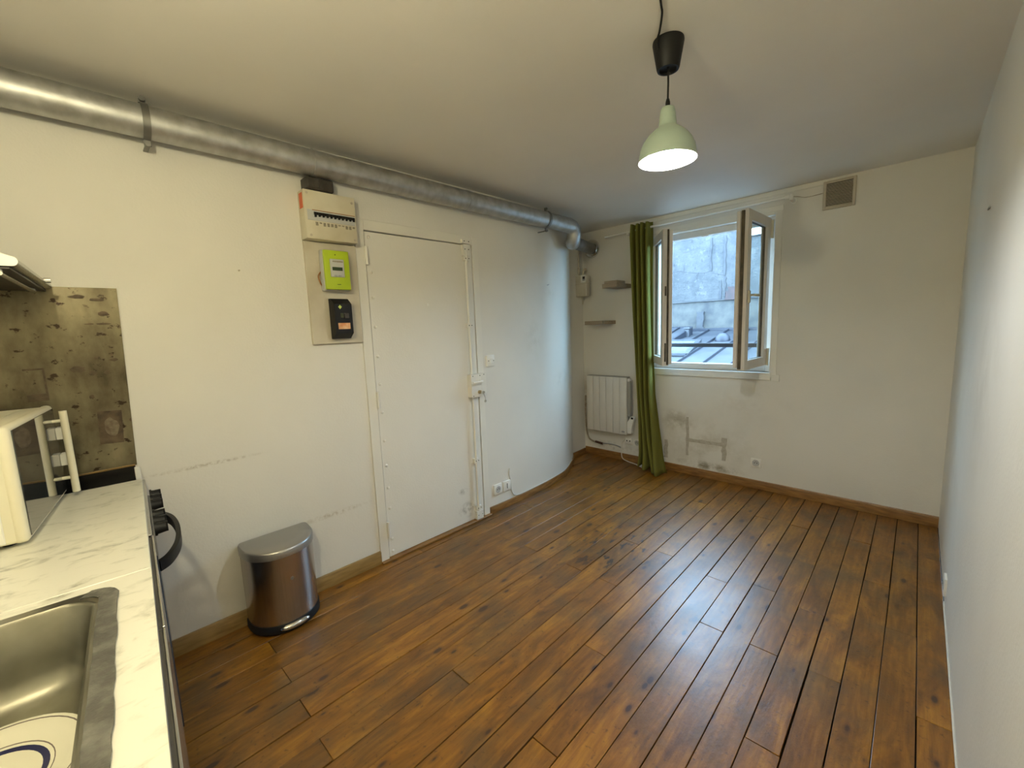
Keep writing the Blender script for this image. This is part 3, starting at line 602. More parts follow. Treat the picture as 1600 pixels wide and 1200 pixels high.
bm = BM(); prism(bm, [(4.5, rz(4.5)-0.1), (8.0, rz(8.0)-0.1), (8.0, rz(8.0)), (4.5, rz(4.5))], -8, 5, 'x'); part('zinc_sheet', bm, M['zinc'], rf)
# standing seams run up the slope to the right
for k in range(-9, 12):
    xb = -0.31 + 0.325*k
    a = Vector((xb+0.14, 4.5, rz(4.5))); b = Vector((xb-0.04, 8.0, rz(8.0)))
    bm = BM(); s = Vector((0.010, 0, 0)); u_ = Vector((0, 0, 0.032))
    ring_loft(bm, [[p-s, p+s, p+s*0.5+u_, p-s*0.5+u_] for p in (a, b)]); part('standing_seam', bm, M['zinc_dark'], rf)
bm = BM(); box(bm, -8, 5, 7.94, 8.02, rz(7.95), rz(7.95)+0.05); part('flashing', bm, M['zinc_dark'], rf)
dm = BM(); lathe(dm, [(0.001, rz(7.0)+0.13), (0.06, rz(7.0)+0.115), (0.10, rz(7.0)+0.07), (0.11, rz(7.0)+0.0), (0.11, rz(7.0)-0.03)], 20, (0, 0))
bmesh.ops.translate(dm, verts=dm.verts, vec=(0.17, 7.05, 0)); solo('roof_vent_cowl', dm, M['zinc_dark'], 'small round grey vent cowl on the zinc roof', 'vent', WORLD, (0.17, 7.05, rz(7.0)))
rr = thing('raised_roof', 'raised zinc roof strip at the left end of the zinc roof', 'roof', WORLD, (-1.2, 7.2, rz(7.2)))
def slab_on_roof(xa0, xa1, ya, xb0, xb1, yb, ha, hb, lo=-0.02):
    bm = BM(); q = [(xa0, ya, ha), (xa1, ya, ha), (xb1, yb, hb), (xb0, yb, hb)]
    ring_loft(bm, [[Vector((x, y, rz(y)+lo)) for x, y, h in q], [Vector((x, y, rz(y)+h)) for x, y, h in q]]); return bm
part('zinc_sheet', slab_on_roof(-3.5, -0.60, 6.88, -3.5, -0.53, 7.62, 0.02, 0.115), M['zinc'], rr)
part('edge_strip', slab_on_roof(-0.61, -0.575, 6.88, -0.54, -0.505, 7.62, 0.035, 0.135), M['zinc_dark'], rr)
part('front_strip', slab_on_roof(-3.5, -0.53, 7.60, -3.5, -0.53, 7.66, 0.13, 0.135), M['zinc_dark'], rr)
for x in (-0.80, -1.1, -1.4): part('standing_seam', slab_on_roof(x, x+0.02, 6.88, x+0.05, x+0.07, 7.62, 0.045, 0.14), M['zinc_dark'], rr)
bm = BM(); box(bm, -0.545, -0.48, 7.38, 7.45, rz(7.4)-0.01, 1.305, 0.006); box(bm, -0.565, -0.46, 7.365, 7.465, 1.305, 1.335, 0.005)
solo('chimney_pot', bm, M['zinc'], 'small square zinc chimney pot beside the raised roof strip', 'chimney', WORLD, (-0.51, 7.41, rz(7.4)))
sk = thing('skylight', 'zinc framed skylight set into the zinc roof at left', 'skylight', WORLD, (-0.5, 6.3, rz(6.3)))
part('skylight_frame', slab_on_roof(-1.6, 0.09, 5.90, -1.6, 0.07, 6.02, 0.045, 0.05), M['zinc'], sk)
part('skylight_frame', slab_on_roof(0.0, 0.07, 6.02, -0.15, -0.08, 6.84, 0.05, 0.05), M['zinc'], sk)
part('skylight_frame', slab_on_roof(-1.6, -0.08, 6.84, -1.6, -0.10, 6.92, 0.05, 0.05), M['zinc'], sk)
part('pane', slab_on_roof(-1.6, 0.0, 6.02, -1.6, -0.15, 6.84, 0.035, 0.035), mat('skylight_glass', (0.10, 0.14, 0.18), 0.06, spec=1.0), sk)
part('lower_lip', slab_on_roof(-1.6, 0.06, 5.88, -1.6, 0.06, 5.90, 0.038, 0.038, 0.012), M['rail'], sk)

# ================================================================== PIPE ALONG THE LEFT WALL
PR = 0.0625
pp = thing('duct_pipe', 'long galvanised steel duct running under the ceiling along the left wall', 'duct', LEFT, (1.5, -0.08, 2.31))
def pz(s): return 2.318 - 0.010*max(0, s)/2.0
bm = BM()
path = [(s, -0.080, pz(s)) for s in (-0.68, 0.0, 0.8, 1.6, 2.4, 3.0)]
q = len(path)
path += [(3.14, -0.080, pz(3)), (3.185, -0.080, pz(3)-0.008), (3.215, -0.080, pz(3)-0.035), (3.225, -0.076, pz(3)-0.07), (3.228, -0.066, 2.195), (3.236, -0.052, 2.178), (3.252, -0.035, 2.172)]
tube(bm, path, PR, 28); part('duct', bm, M['galv'], pp, angle=50)
bm = BM()
lc = lambda x, y: (LEFT.m.inverted() @ Vector((x, y, 0)))
a = lc(-0.03, 3.36); b = lc(-0.19, 3.96)
cyl(bm, (3.236, -0.050, 2.178), (b.x, b.y, 2.235), 0.055, n=24); part('branch_duct', bm, M['galv_dark'], pp, 'dull brown-grey branch duct')
bm = BM(); c1 = Vector((b.x, b.y, 2.235)); dr = (Vector((b.x, b.y, 2.235)) - Vector((3.30, -0.06, 2.165))).normalized()
dr = Vector((LEFT.m.inverted().to_3x3() @ (FAR.m.to_3x3() @ Vector((0, 1, 0)))))
u, v = perp(dr); n = 28
rings = []
for r_, t in ((0.062, -0.022), (0.075, -0.020), (0.092, 0.0), (0.095, 0.012), (0.06, 0.014)):
    rings.append([c1+dr*t+(u*cos(2*pi*i/n)+v*sin(2*pi*i/n))*r_ for i in range(n)])
ring_loft(bm, rings); part('rosette', bm, M['chrome'], pp, 'shiny round wall rosette')
for s in (-0.55, 0.335, 0.99, 2.0, 2.03):
    if s in (2.03, -0.55): continue
    if s == 0.335: continue
    bm = BM(); cyl(bm, (s-0.010, -0.080, pz(s)), (s+0.010, -0.080, pz(s)), PR+0.003, n=28); part('joint_sleeve', bm, M['galv'], pp)
for s in (0.335, 2.83):
    bm = BM(); n = 18; arc = [(cos(a), sin(a)) for a in [pi/2 - pi*k/n for k in range(n+1)]]
    pts = [(0.0-0.0, PR+0.022)] + [(-0.0, PR+0.005)] ; ring = []
    for c_, s_ in arc: ring.append((c_*(PR+0.0035), s_*(PR+0.0035)))
    full = [(0.0, PR+0.028)] + ring + [(0.0, -PR-0.030)]
    rings = []
    for k, (c_, s_) in enumerate(full):
        p = Vector((0, -0.080-c_, pz(s)+s_))
        if k in (0, len(full)-1): tn = Vector((0, -1, 0))
        else: tn = Vector((0, -c_, s_)).normalized()
        rings.append([p+Vector((-0.012, 0, 0)), p+Vector((0.012, 0, 0)), p+Vector((0.012, 0, 0))+tn*0.003, p+Vector((-0.012, 0, 0))+tn*0.003])
    ring_loft(bm, rings)
    zt = pz(s)+PR; zb = pz(s)-PR
    box(bm, s*0-0.008, 0.008, -0.095, 0.0, zb-0.028, zb-0.022)
    cyl(bm, (0, -0.098, zb-0.025), (0, -0.084, zb-0.025), 0.010, n=10); cyl(bm, (0, -0.098, zt+0.020), (0, -0.080, zt+0.020), 0.010, n=10)
    bmesh.ops.translate(bm, verts=bm.verts, vec=(s, 0, 0))
    part('pipe_strap', bm, M['galv_dark'], pp, 'grey steel strap with screws')

# ================================================================== ELECTRICAL BOARDS ON THE LEFT WALL
solo('backing_board', box(BM(), 0.930, 1.212, -0.020, 0.001, 1.392, 1.935, 0.002), M['cream_board'], 'tall cream board carrying the green meter and black breaker', 'board', LEFT, (1.07, 0, 1.39))
db = thing('distribution_board', 'cream fuse board with a row of black switches left of the door', 'fuse box', LEFT, (1.06, 0, 1.94))
bm = BM(); box(bm, 0.928, 1.200, -0.078, 0.001, 1.938, 2.180, 0.004, 2); part('housing', bm, M['cream'], db)
bm = BM(); box(bm, 0.940, 1.193, -0.0805, -0.070, 2.030, 2.082, 0.001); part('switch_row_panel', bm, M['lgrey'], db, 'grey strip framing the switches')
bm = BM(); box(bm, 0.965, 1.192, -0.0815, -0.079, 2.079, 2.083); part('brown_edge', bm, M['copper'], db)
bm = BM(); box(bm, 0.972, 1.190, -0.0812, -0.079, 2.058, 2.073); part('switch_slot', bm, M['dark_gap'], db)
for k in range(11):
    s = 0.974 + k*0.0205
    bm = BM(); box(bm, s, s+0.009, -0.090, -0.080, 2.050 if k else 2.046, 2.070, 0.001); part('breaker_switch', bm, M['black_plastic'] if k == 0 or k == 10 else M['black_plastic'], db)
for k in range(11):
    s = 0.978 + k*0.0198; h = (0.018, 0.007, 0.018, 0.017, 0.016, 0.017, 0.006, 0.006, 0.017, 0.017, 0.009)[k]
    bm = BM(); box(bm, s, s+0.013, -0.0788, -0.0775, 2.024-h, 2.024); part('circuit_label', bm, M['sticker'], db)
bm = BM(); box(bm, 0.9265, 0.9285, -0.062, -0.022, 2.09, 2.165); part('warning_label', bm, M['orange'], db, 'orange label on the left side')
sc2 = BM(); cyl(sc2, (0, -0.0015, 0), (0, 0.001, 0), 0.0065, n=10); s2m = finish(sc2); s2m.name = 'cover_screw'; s2m.materials.append(M['vent_frame'])
rivets([(0.945, 2.163), (1.182, 2.150), (0.950, 1.955), (1.185, 1.955)], db, s2m, 'cover_screw', -0.0785)
bm = BM(); box(bm, 0.950, 1.088, -0.082, 0.001, 2.184, 2.246, 0.005)
jb = thing('junction_box', 'dark brown junction box between the duct and the fuse board', 'junction box', LEFT, (1.02, 0, 2.184)); part('box_body', bm, M['brown_bakelite'], jb)
for a, b in ((0.955, 1.014), (1.024, 1.082)):
    bm = BM(); box(bm, a, b, -0.087, -0.080, 2.192, 2.240, 0.003); part('cover_plate', bm, M['brown_bakelite'], jb)
lk = thing('electricity_meter', 'lime green electricity meter with a small grey display', 'meter', LEFT, (1.07, -0.02, 1.68))
bm = BM(); box(bm, 0.998, 1.140, -0.064, -0.0202, 1.676, 1.892, 0.008, 2); part('meter_body', bm, M['lgrey'], lk)
bm = BM(); box(bm, 1.002, 1.138, -0.082, -0.062, 1.682, 1.888, 0.005, 2); part('green_cover', bm, M['lime'], lk, 'lime green front cover')
bm = BM(); box(bm, 1.030, 1.106, -0.086, -0.080, 1.748, 1.842, 0.004, 2); dp = part('display_bezel', bm, M['lgrey'], lk, 'grey display surround')
bm = BM(); box(bm, 1.040, 1.095, -0.0875, -0.0855, 1.782, 1.800); part('screen', bm, M['lcd'], dp)
for a in (1.048, 1.070):
    bm = BM(); box(bm, a, a+0.017, -0.0880, -0.0855, 1.752, 1.759, 0.001); part('button', bm, M['grey_plastic'], dp)
bm = BM(); box(bm, 1.044, 1.100, -0.0872, -0.0855, 1.826, 1.833); part('print_line', bm, M['sticker'], dp)
bm = BM(); cyl(bm, (1.062, -0.0835, 1.865), (1.062, -0.081, 1.865), 0.0028, n=10); part('lamp', bm, M['black_plastic'], lk)
bm = BM(); box(bm, 1.062, 1.082, -0.0828, -0.081, 1.708, 1.711); part('mark', bm, M['olive'], lk)
bm = BM(); tube(bm, smooth_path([(1.003, -0.03, 1.78), (0.985, -0.03, 1.755), (0.992, -0.03, 1.72), (1.006, -0.03, 1.70)], 5), 0.004, 8); part('wire', bm, M['copper'], lk, 'brown wire beside the meter')
bk = thing('main_breaker', 'black main circuit breaker below the green meter', 'breaker', LEFT, (1.08, -0.02, 1.42))
bm = BM(); prism(bm, [(-0.0202, 1.418), (-0.045, 1.418), (-0.086, 1.448), (-0.086, 1.606), (-0.045, 1.636), (-0.0202, 1.636)], 1.030, 1.128, 'x')
for v in bm.verts: pass
part('breaker_body', bm, M['black_plastic'], bk)
bm = BM(); prism(bm, [(1.052, 1.590), (1.062, 1.600), (1.072, 1.590), (1.062, 1.578)], -0.0875, -0.0855, 'y'); part('diamond_sticker', bm, M['yellow_diamond'], bk, 'yellow-green diamond sticker')
bm = BM(); box(bm, 1.062, 1.078, -0.0875, -0.0855, 1.532, 1.556); part('indicator', bm, M['olive'], bk)
bm = BM(); box(bm, 1.082, 1.106, -0.094, -0.0855, 1.528, 1.556, 0.002); part('switch', bm, M['brown_bakelite'], bk)
bm = BM(); box(bm, 1.045, 1.111, -0.0878, -0.0855, 1.470, 1.503); part('rating_label', bm, M['orange_pale'], bk, 'faded orange rating label')

# ================================================================== SWITCHES, SOCKETS, CABLES
def faceplate(name, label, cat, fr, s, z, w=0.084, h=0.084, off=0.0, group=None):
    t = thing(name, label, cat, fr, (s, -off, z-h/2), group)
    part('plate', box(BM(), s-w/2, s+w/2, -off-0.010, -off+0.004, z-h/2, z+h/2, 0.003, 2), M['white_plastic'], t); return t
def socket(label, fr, s, z, off=0.0, w=0.082, h=0.082):
    t = faceplate('wall_socket', label, 'socket', fr, s, z, w, h, off)
    bm = BM(); n = 20
    rings = []
    for r_, y in ((0.028, -0.0105), (0.025, -0.0125), (0.020, -0.0115), (0.019, -0.0095)):
        rings.append([Vector((s+r_*cos(2*pi*i/n), y-off, z+r_*sin(2*pi*i/n))) for i in range(n)])
    ring_loft(bm, rings); part('socket_well', bm, M['lgrey'], t)
    for dx in (-0.0095, 0.0095):
        bm = BM(); cyl(bm, (s+dx, -0.0122-off, z), (s+dx, -0.009-off, z), 0.0035, n=8); part('pin_hole', bm, M['dark_gap'], t)
    bm = BM(); cyl(bm, (s, -0.016-off, z+0.011), (s, -0.009-off, z+0.011), 0.003, n=8); part('earth_pin', bm, M['chrome'], t)
    return t
lo = lambda s: 0.0 if s < 2.2 else max(0.0, wall_x(s)-lx(s))
t = faceplate('light_switch', 'old white light switch beside the door lock', 'switch', LEFT, 2.222, 1.20, 0.078, 0.085, 0.002)
part('rocker', box(BM(), 2.208, 2.240, -0.020, -0.010, 1.183, 1.217, 0.003), M['white_plastic'], t)
rivets([(2.199, 1.20), (2.249, 1.20)], t, sme, 'screw', -0.0125)
socket('white round socket on the curved wall just right of the door', LEFT, 2.240, 0.176, 0.003)
t = faceplate('light_switch', 'white plate with one dark slot beside the low socket', 'switch', LEFT, 2.340, 0.176, 0.082, 0.082, 0.004)
part('slot', box(BM(), 2.336, 2.342, -0.0155, -0.013, 0.155, 0.197), M['dark_gap'], t)
def on_curve(y, z, off=0.004): return Vector((wall_x(y)+off, y, z))
bm = BM(); pts = [on_curve(2.382, 0.312), on_curve(2.372, 0.27), on_curve(2.385, 0.20), on_curve(2.392, 0.13), on_curve(2.415, 0.078), on_curve(2.47, 0.058), on_curve(2.6, 0.057, 0.005), on_curve(2.9, 0.058, 0.005), on_curve(3.2, 0.058, 0.005), on_curve(3.5, 0.058, 0.005)]
tube(bm, smooth_path(pts, 5), 0.0035, 6); solo('wall_cable', bm, M['cord'], 'thin white cable dropping beside the slotted plate and along the curved skirting', 'cable', WORLD, (0.02, 2.38, 0.06))
# far wall
t = thing('wall_socket', 'double pin socket plate under the radiator', 'socket', FAR, (0.238, 0, 0.19)); part('plate', box(BM(), 0.198, 0.276, -0.012, 0.003, 0.186, 0.252, 0.003, 2), M['white_plastic'], t)
for dx in (0.218, 0.252):
    part('pin_hole', cyl(BM(), (dx, -0.0135, 0.222), (dx, -0.011, 0.222), 0.007, n=10), M['dark_gap'], t)
socket('round white socket half hidden beside the green curtain', FAR, 0.332, 0.215, 0.0, 0.075, 0.07)
socket('white wall socket alone under the window wall, right of the filler marks', FAR, 1.435, 0.225, 0.0, 0.078, 0.074)
socket('white socket seen edge-on low on the right wall', RIGHT, -2.86, 0.100, 0.0, 0.08, 0.09)
t = thing('power_cord', 'white power cord looping from the radiator sockets to a plug on the floor', 'cord', WORLD, (0.2, 3.93, 0))
bm = BM(); tube(bm, smooth_path([(0.196, fy(0.2)-0.014, 0.235), (0.165, fy(0.2)-0.016, 0.19), (0.158, fy(0.2)-0.020, 0.10), (0.175, fy(0.2)-0.03, 0.03), (0.24, 3.93, 0.008), (0.33, 3.90, 0.007), (0.405, 3.865, 0.010)], 6), 0.0045, 8); part('flex', bm, M['cord'], t)
bm = BM(); tube(bm, [(0.400, 3.868, 0.012), (0.415, 3.860, 0.016), (0.44, 3.848, 0.018), (0.452, 3.842, 0.018)], [0.006, 0.014, 0.017, 0.017], 12); part('plug', bm, M['cord'], t)
bm = BM(); tube(bm, smooth_path([(-0.300, -0.006, 0.66), (-0.302, -0.010, 0.50), (-0.296, -0.010, 0.36), (-0.290, -0.010, 0.27), (-0.262, -0.010, 0.18), (-0.20, -0.012, 0.150), (-0.15, -0.012, 0.148)], 6), 0.0095, 8)
t = thing('heater_cable', 'dirty white cable bending down left of the radiator', 'cable', FAR, (-0.3, 0, 0.15)); part('sheath', bm, M['dirty_cord'], t)
bm = BM(); tube(bm, smooth_path([(-0.17, -0.014, 0.150), (-0.13, -0.014, 0.146), (-0.08, -0.012, 0.140)], 4), 0.013, 8); part('tape', bm, M['cable_brown'], t, 'dark brown tape wound on the cable')
bm = BM(); tube(bm, smooth_path([(-0.09, -0.010, 0.140), (-0.02, -0.008, 0.150), (0.08, -0.008, 0.148), (0.14, -0.006, 0.135)], 4), 0.006, 8); part('thin_sheath', bm, M['grey_plastic'], t)
bm = BM(); tube(bm, smooth_path([(-0.31, -0.02, 0.10), (-0.31, -0.1, 0.12), (-0.31, -0.2, 0.12)], 3), 0.004, 6); bm.free()
bm = BM(); tube(bm, smooth_path([(1.803, -0.004, 2.322), (1.70, -0.004, 2.318), (1.62, -0.004, 2.342), (1.45, -0.004, 2.352), (1.20, -0.004, 2.345)], 6), 0.0022, 6)
solo('thin_cable', bm, M['dirty_cord'], 'very thin painted cable between air vent and curtain rod', 'cable', FAR, (1.6, 0, 2.33))
# nail and hook marks
solo('nail', cyl(BM(), (0.623, -0.012, 1.763), (0.623, 0.002, 1.763), 0.004, n=8), M['vent_frame'], 'single old nail in the left wall left of the fuse board', 'nail', LEFT, (0.623, 0, 1.763))
solo('wall_hook', tube(BM(), [(-2.66, -0.003, 1.845), (-2.60, -0.004, 1.845)], 0.003, 6), M['grey_plastic'], 'tiny dark pin on the right wall', 'hook', RIGHT, (-2.63, 0, 1.845))
yy = 2.97
solo('wall_plug', tube(BM(), [(wall_x(yy)-0.002, yy-0.012, 1.80), (wall_x(yy)+0.008, yy, 1.80), (wall_x(yy)+0.006, yy+0.012, 1.806)], 0.003, 6), M['grey_plastic'], 'tiny dark screw high on the curved wall', 'screw', WORLD, (wall_x(yy), yy, 1.80))

# ================================================================== AIR VENT
v1 = thing('air_vent', 'beige square air vent grille high at the right of the window', 'vent', FAR, (1.9, 0, 2.2))
bm = BM(); a, b, c, d = 1.806, 1.994, 2.200, 2.396; f = 0.018
box(bm, a, a+f, -0.016, 0.001, c, d, 0.002); box(bm, b-f, b, -0.016, 0.001, c, d, 0.002); box(bm, a+f, b-f, -0.016, 0.001, c, c+f, 0.002); box(bm, a+f, b-f, -0.016, 0.001, d-f, d, 0.002); part('vent_frame', bm, M['vent_frame'], v1)
part('backing', box(BM(), a+f, b-f, -0.003, 0.001, c+f, d-f), M['dark_gap'], v1)
sl = BM(); prism(sl, [(-0.013, -0.001), (-0.012, -0.0035), (-0.003, 0.003), (-0.004, 0.0055)], a+f-0.001-1.9, b-f+0.001-1.9, 'x'); slm = finish(sl); slm.name = 'slat'; slm.materials.append(M['vent_frame'])
for k in range(15):
    o = bpy.data.objects.new('slat', slm); COL.objects.link(o); o.parent = v1; o.location = (0, 0, c+f+0.004+k*0.0105-2.2)

# ================================================================== RADIATOR
ra = thing('electric_radiator', 'white electric panel radiator with six vertical slats in the corner', 'radiator', FAR, (0.02, -0.07, 0.31))
RY = -0.105
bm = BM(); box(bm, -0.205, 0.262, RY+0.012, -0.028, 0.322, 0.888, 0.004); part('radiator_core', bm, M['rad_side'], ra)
ww = (0.265+0.218)/6
for k in range(6):
    s = -0.215 + k*ww; bm = BM(); box(bm, s+0.0012, s+ww-0.0022, RY, RY+0.030, 0.308, 0.898, 0.003, 2); sp_ = part('radiator_slat', bm, M['radiator'], ra)
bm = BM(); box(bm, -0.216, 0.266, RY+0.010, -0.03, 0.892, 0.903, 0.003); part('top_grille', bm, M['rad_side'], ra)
bm = BM(); n = 14; ring_loft(bm, [[Vector((0.228+0.019*cos(2*pi*i/n), y, 0.338+0.009*sin(2*pi*i/n))) for i in range(n)] for y in (RY-0.0015, RY+0.001)]); part('badge', bm, M['grey_plastic'], ra, 'small dark oval badge')
bm = BM(); cyl(bm, (0.266, -0.065, 0.868), (0.292, -0.065, 0.868), 0.022, n=16); part('end_cap', bm, M['radiator'], ra)
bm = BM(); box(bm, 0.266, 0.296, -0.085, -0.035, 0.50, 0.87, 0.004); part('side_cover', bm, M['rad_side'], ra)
bm = BM(); prism(bm, [(0.268, 0.325), (0.315, 0.325), (0.318, 0.40), (0.345, 0.475), (0.345, 0.50), (0.312, 0.505), (0.268, 0.44)], -0.095, -0.055, 'y'); bmesh.ops.bevel(bm, geom=bm.edges[:], offset=0.003, segments=1, affect='EDGES')
ct = part('control_unit', bm, M['white_plastic'], ra, 'white control unit with a dark display')
bm = BM(); prism(bm, [(0.310, 0.478), (0.336, 0.478), (0.338, 0.496), (0.314, 0.498)], -0.0965, -0.0945, 'y'); part('display', bm, M['black_plastic'], ct)
for a in (-0.12, 0.17):
    part('wall_bracket', box(BM(), a, a+0.03, -0.03, 0.001, 0.36, 0.84), M['rad_side'], ra)

# ================================================================== GAS METER
def gmpart(nm, bm, m, parent, label=None):
    for v in bm.verts: v.co.x = -0.316 + (v.co.x+0.314)*0.72; v.co.y = 3.84+(v.co.y-3.79)*0.5 if v.co.y < 3.95 else v.co.y
    return part(nm, bm, m, parent, label)
gm = thing('gas_meter', 'cream gas meter with a small dark counter window high in the alcove corner', 'meter', WORLD, (-0.22, 3.90, 1.745))
bm = BM(); box(bm, -0.314, -0.125, 3.79, 3.93, 1.742, 1.965, 0.012, 3); gmpart('meter_case', bm, M['cream_board'], gm)
bm = BM(); box(bm, -0.316, -0.123, 3.787, 3.932, 1.868, 1.874, 0.002); gmpart('case_seam', bm, M['vent_frame'], gm)
bm = BM(); box(bm, -0.216, -0.130, 3.772, 3.80, 1.885, 1.962, 0.005, 2); cb_ = gmpart('counter_housing', bm, M['white_plastic'], gm)
bm = BM(); box(bm, -0.182, -0.142, 3.769, 3.774, 1.903, 1.945, 0.001); gmpart('counter_window', bm, M['black_plastic'], cb_)
bm = BM(); box(bm, -0.182, -0.142, 3.767, 3.771, 1.905, 1.920); gmpart('counter_drum', bm, M['grey_plastic'], cb_)
bm = BM(); tube(bm, smooth_path([(-0.205, 3.86, 1.96), (-0.205, 3.86, 2.0), (-0.185, 3.86, 2.02), (-0.17, 3.88, 2.02)], 5), 0.014, 10); gmpart('outlet_elbow', bm, M['vent_frame'], gm)
bm = BM(); tube(bm, smooth_path([(-0.285, 3.86, 1.96), (-0.285, 3.86, 2.10), (-0.292, 3.88, 2.20), (-0.295, 3.88, 2.40)], 5), 0.012, 10); cyl(bm, (-0.285, 3.86, 1.99), (-0.285, 3.86, 2.03), 0.020, n=10); box(bm, -0.30, -0.25, 3.84, 3.85, 2.035, 2.048, 0.002); gmpart('inlet_pipe', bm, M['vent_frame'], gm)
bm = BM(); cyl(bm, (-0.235, 3.88, 1.66), (-0.235, 3.88, 1.75), 0.011, n=10); gmpart('lower_pipe', bm, M['cream_board'], gm)
gmpart('meter_bracket', box(BM(), -0.26, -0.20, 3.92, fy(-0.2)-0.001, 1.80, 1.90), M['vent_frame'], gm)

# ================================================================== SHELVES
def shelf(label, s0, s1, z0, z1, dep):
    bm = BM(); box(bm, s0, s1, -dep, 0.001, z0, z1, 0.0015)
    return solo('wall_shelf', bm, M['shelf_wood'], label, 'shelf', FAR, ((s0+s1)/2, 0, z0))
shelf('lower small wooden shelf on the alcove wall, above the radiator', -0.122, 0.086, 1.442, 1.478, 0.255)
shelf('upper small wooden shelf on the alcove wall, touching the green curtain', 0.100, 0.262, 1.792, 1.830, 0.27)
t = thing('wooden_block', 'short wooden block lying on the upper shelf', 'block', FAR, (0.18, -0.13, 1.830)); part('block', box(BM(), 0.115, 0.255, -0.255, -0.10, 1.831, 1.856, 0.002), M['shelf_wood'], t)

# ================================================================== CURTAIN AND ROD
cr = thing('curtain_rod', 'thin white curtain rod above the window', 'curtain rod', FAR, (0.8, -0.085, 2.315))
def rodz(s): return 2.312 + 0.011*s
bm = BM(); cyl(bm, (0.02, -0.085, rodz(0.02)), (0.62, -0.085, rodz(0.62)), 0.0105, n=14); cyl(bm, (0.60, -0.085, rodz(0.60)), (1.60, -0.085, rodz(1.6)), 0.008, n=14); part('rod', bm, M['white_plastic'], cr)
for s in (0.275, 1.625):
    bm = BM(); box(bm, s-0.012, s+0.012, -0.095, 0.001, rodz(s)-0.030, rodz(s)-0.011, 0.003); cyl(bm, (s, -0.085, rodz(s)-0.026), (s, -0.085, rodz(s)+0.012), 0.013, n=12); cyl(bm, (s, -0.012, rodz(s)-0.02), (s, 0.001, rodz(s)-0.02), 0.022, n=14); part('rod_bracket', bm, M['white_plastic'], cr)
bm = BM(); cyl(bm, (1.585, -0.085, rodz(1.6)), (1.615, -0.085, rodz(1.6)), 0.014, n=14); part('finial', bm, M['white_plastic'], cr)

def lerp(tab, z):
    for (z0, *a), (z1, *b) in zip(tab, tab[1:]):
        if z0 <= z <= z1:
            t = (z-z0)/(z1-z0); return [p+(q-p)*t for p, q in zip(a, b)]
    return list(tab[-1][1:]) if z > tab[-1][0] else list(tab[0][1:])
tab = [(0.0, 0.440, 0.715, 3.800, 0.055), (0.15, 0.445, 0.665, 3.815, 0.050), (0.45, 0.428, 0.600, 3.83, 0.045), (0.75, 0.408, 0.560, 3.838, 0.042), (1.2, 0.388, 0.545, 3.842, 0.040), (1.5, 0.372, 0.540, 3.845, 0.040), (2.0, 0.352, 0.532, 3.846, 0.042), (2.25, 0.340, 0.528, 3.848, 0.044), (2.37, 0.345, 0.525, 3.850, 0.040)]
cu = thing('curtain', 'green cotton curtain bunched at the left of the window', 'curtain', WORLD, (0.5, 3.84, 0))
NU, NZ = 110, 60; grid = []
for j in range(NZ+1):
    z = 0.006 + 2.355*j/NZ; x0, x1, yc, am = lerp(tab, z); row = []
    for i in range(NU+1):
        t = i/NU; ph = 2*pi*3.6*t + 0.25*sin(z*1.7)
        spread = (t + 0.03*sin(2*pi*3.6*t*2))
        x = x0 + (x1-x0)*spread + 0.012*sin(z*2.3+t*7)*(1-z/2.5)
        y = yc + am*cos(ph + pi)*(1+0.25*sin(t*9+z)) - (0.012 if t > 0.8 and z < 0.8 else 0)*0
        if z < 0.35: x += 0.018*sin(9*t+3)*(0.35-z)/0.35
        y -= 0.10*t*max(0, (0.5-z))   # the right folds drift into the room at the hem
        row.append(Vector((x, y, z + (0.012*sin(t*20) + 0.05*(0.5-t)*0 if j == 0 else 0) + (0.035*(1-t)*max(0, (0.3-z)/0.3)))))
    grid.append(row)
bm = BM(); vv = [[bm.verts.new(p) for p in r] for r in grid]
for a, b in zip(vv, vv[1:]):
    for i in range(NU): bm.faces.new((a[i], a[i+1], b[i+1], b[i]))
o = part('cloth', bm, M['curtain'], cu, angle=60)
so = o.modifiers.new('thick', 'SOLIDIFY'); so.thickness = 0.0022; so.offset = 0

# ================================================================== PENDANT LAMP
LXc, LYc = 1.672, 1.585
pl = thing('pendant_lamp', 'pale green bell pendant lamp lit and hanging from a black cord', 'lamp', WORLD, (LXc, LYc, 2.02))
bm = BM(); prof = [(0.0995, 2.018), (0.0985, 2.035), (0.094, 2.060), (0.084, 2.083), (0.068, 2.104), (0.050, 2.120), (0.036, 2.130), (0.0305, 2.136), (0.0295, 2.150), (0.0255, 2.185), (0.022, 2.196), (0.012, 2.200), (0.004, 2.201)]
lathe(bm, prof, 48, (LXc, LYc), closed_ends=False); sh = part('shade', bm, M['shade_green'], pl, 'pale sage green bell shade', angle=60)
bm = BM(); prof2 = [(0.0995, 2.018)] + [(r-0.0025, z-0.001) for r, z in prof[1:8]] + [(0.020, 2.137), (0.004, 2.137)]
lathe(bm, prof2, 48, (LXc, LYc), closed_ends=False); part('shade_lining', bm, M['shade_in'], sh, 'white inside of the shade', angle=60)
br = 0.030
A = 4*pi*br*br
bm = BM(); bmesh.ops.create_uvsphere(bm, u_segments=20, v_segments=12, radius=br); bmesh.ops.translate(bm, verts=bm.verts, vec=(LXc, LYc, 2.062)); part('bulb', bm, emit('bulb_glow', PENDANT_COL, PENDANT_POWER/(A*pi)/10), pl)
bm = BM(); cyl(bm, (LXc, LYc, 2.09), (LXc, LYc, 2.135), 0.016, n=14); part('lamp_holder', bm, M['black_plastic'], pl)
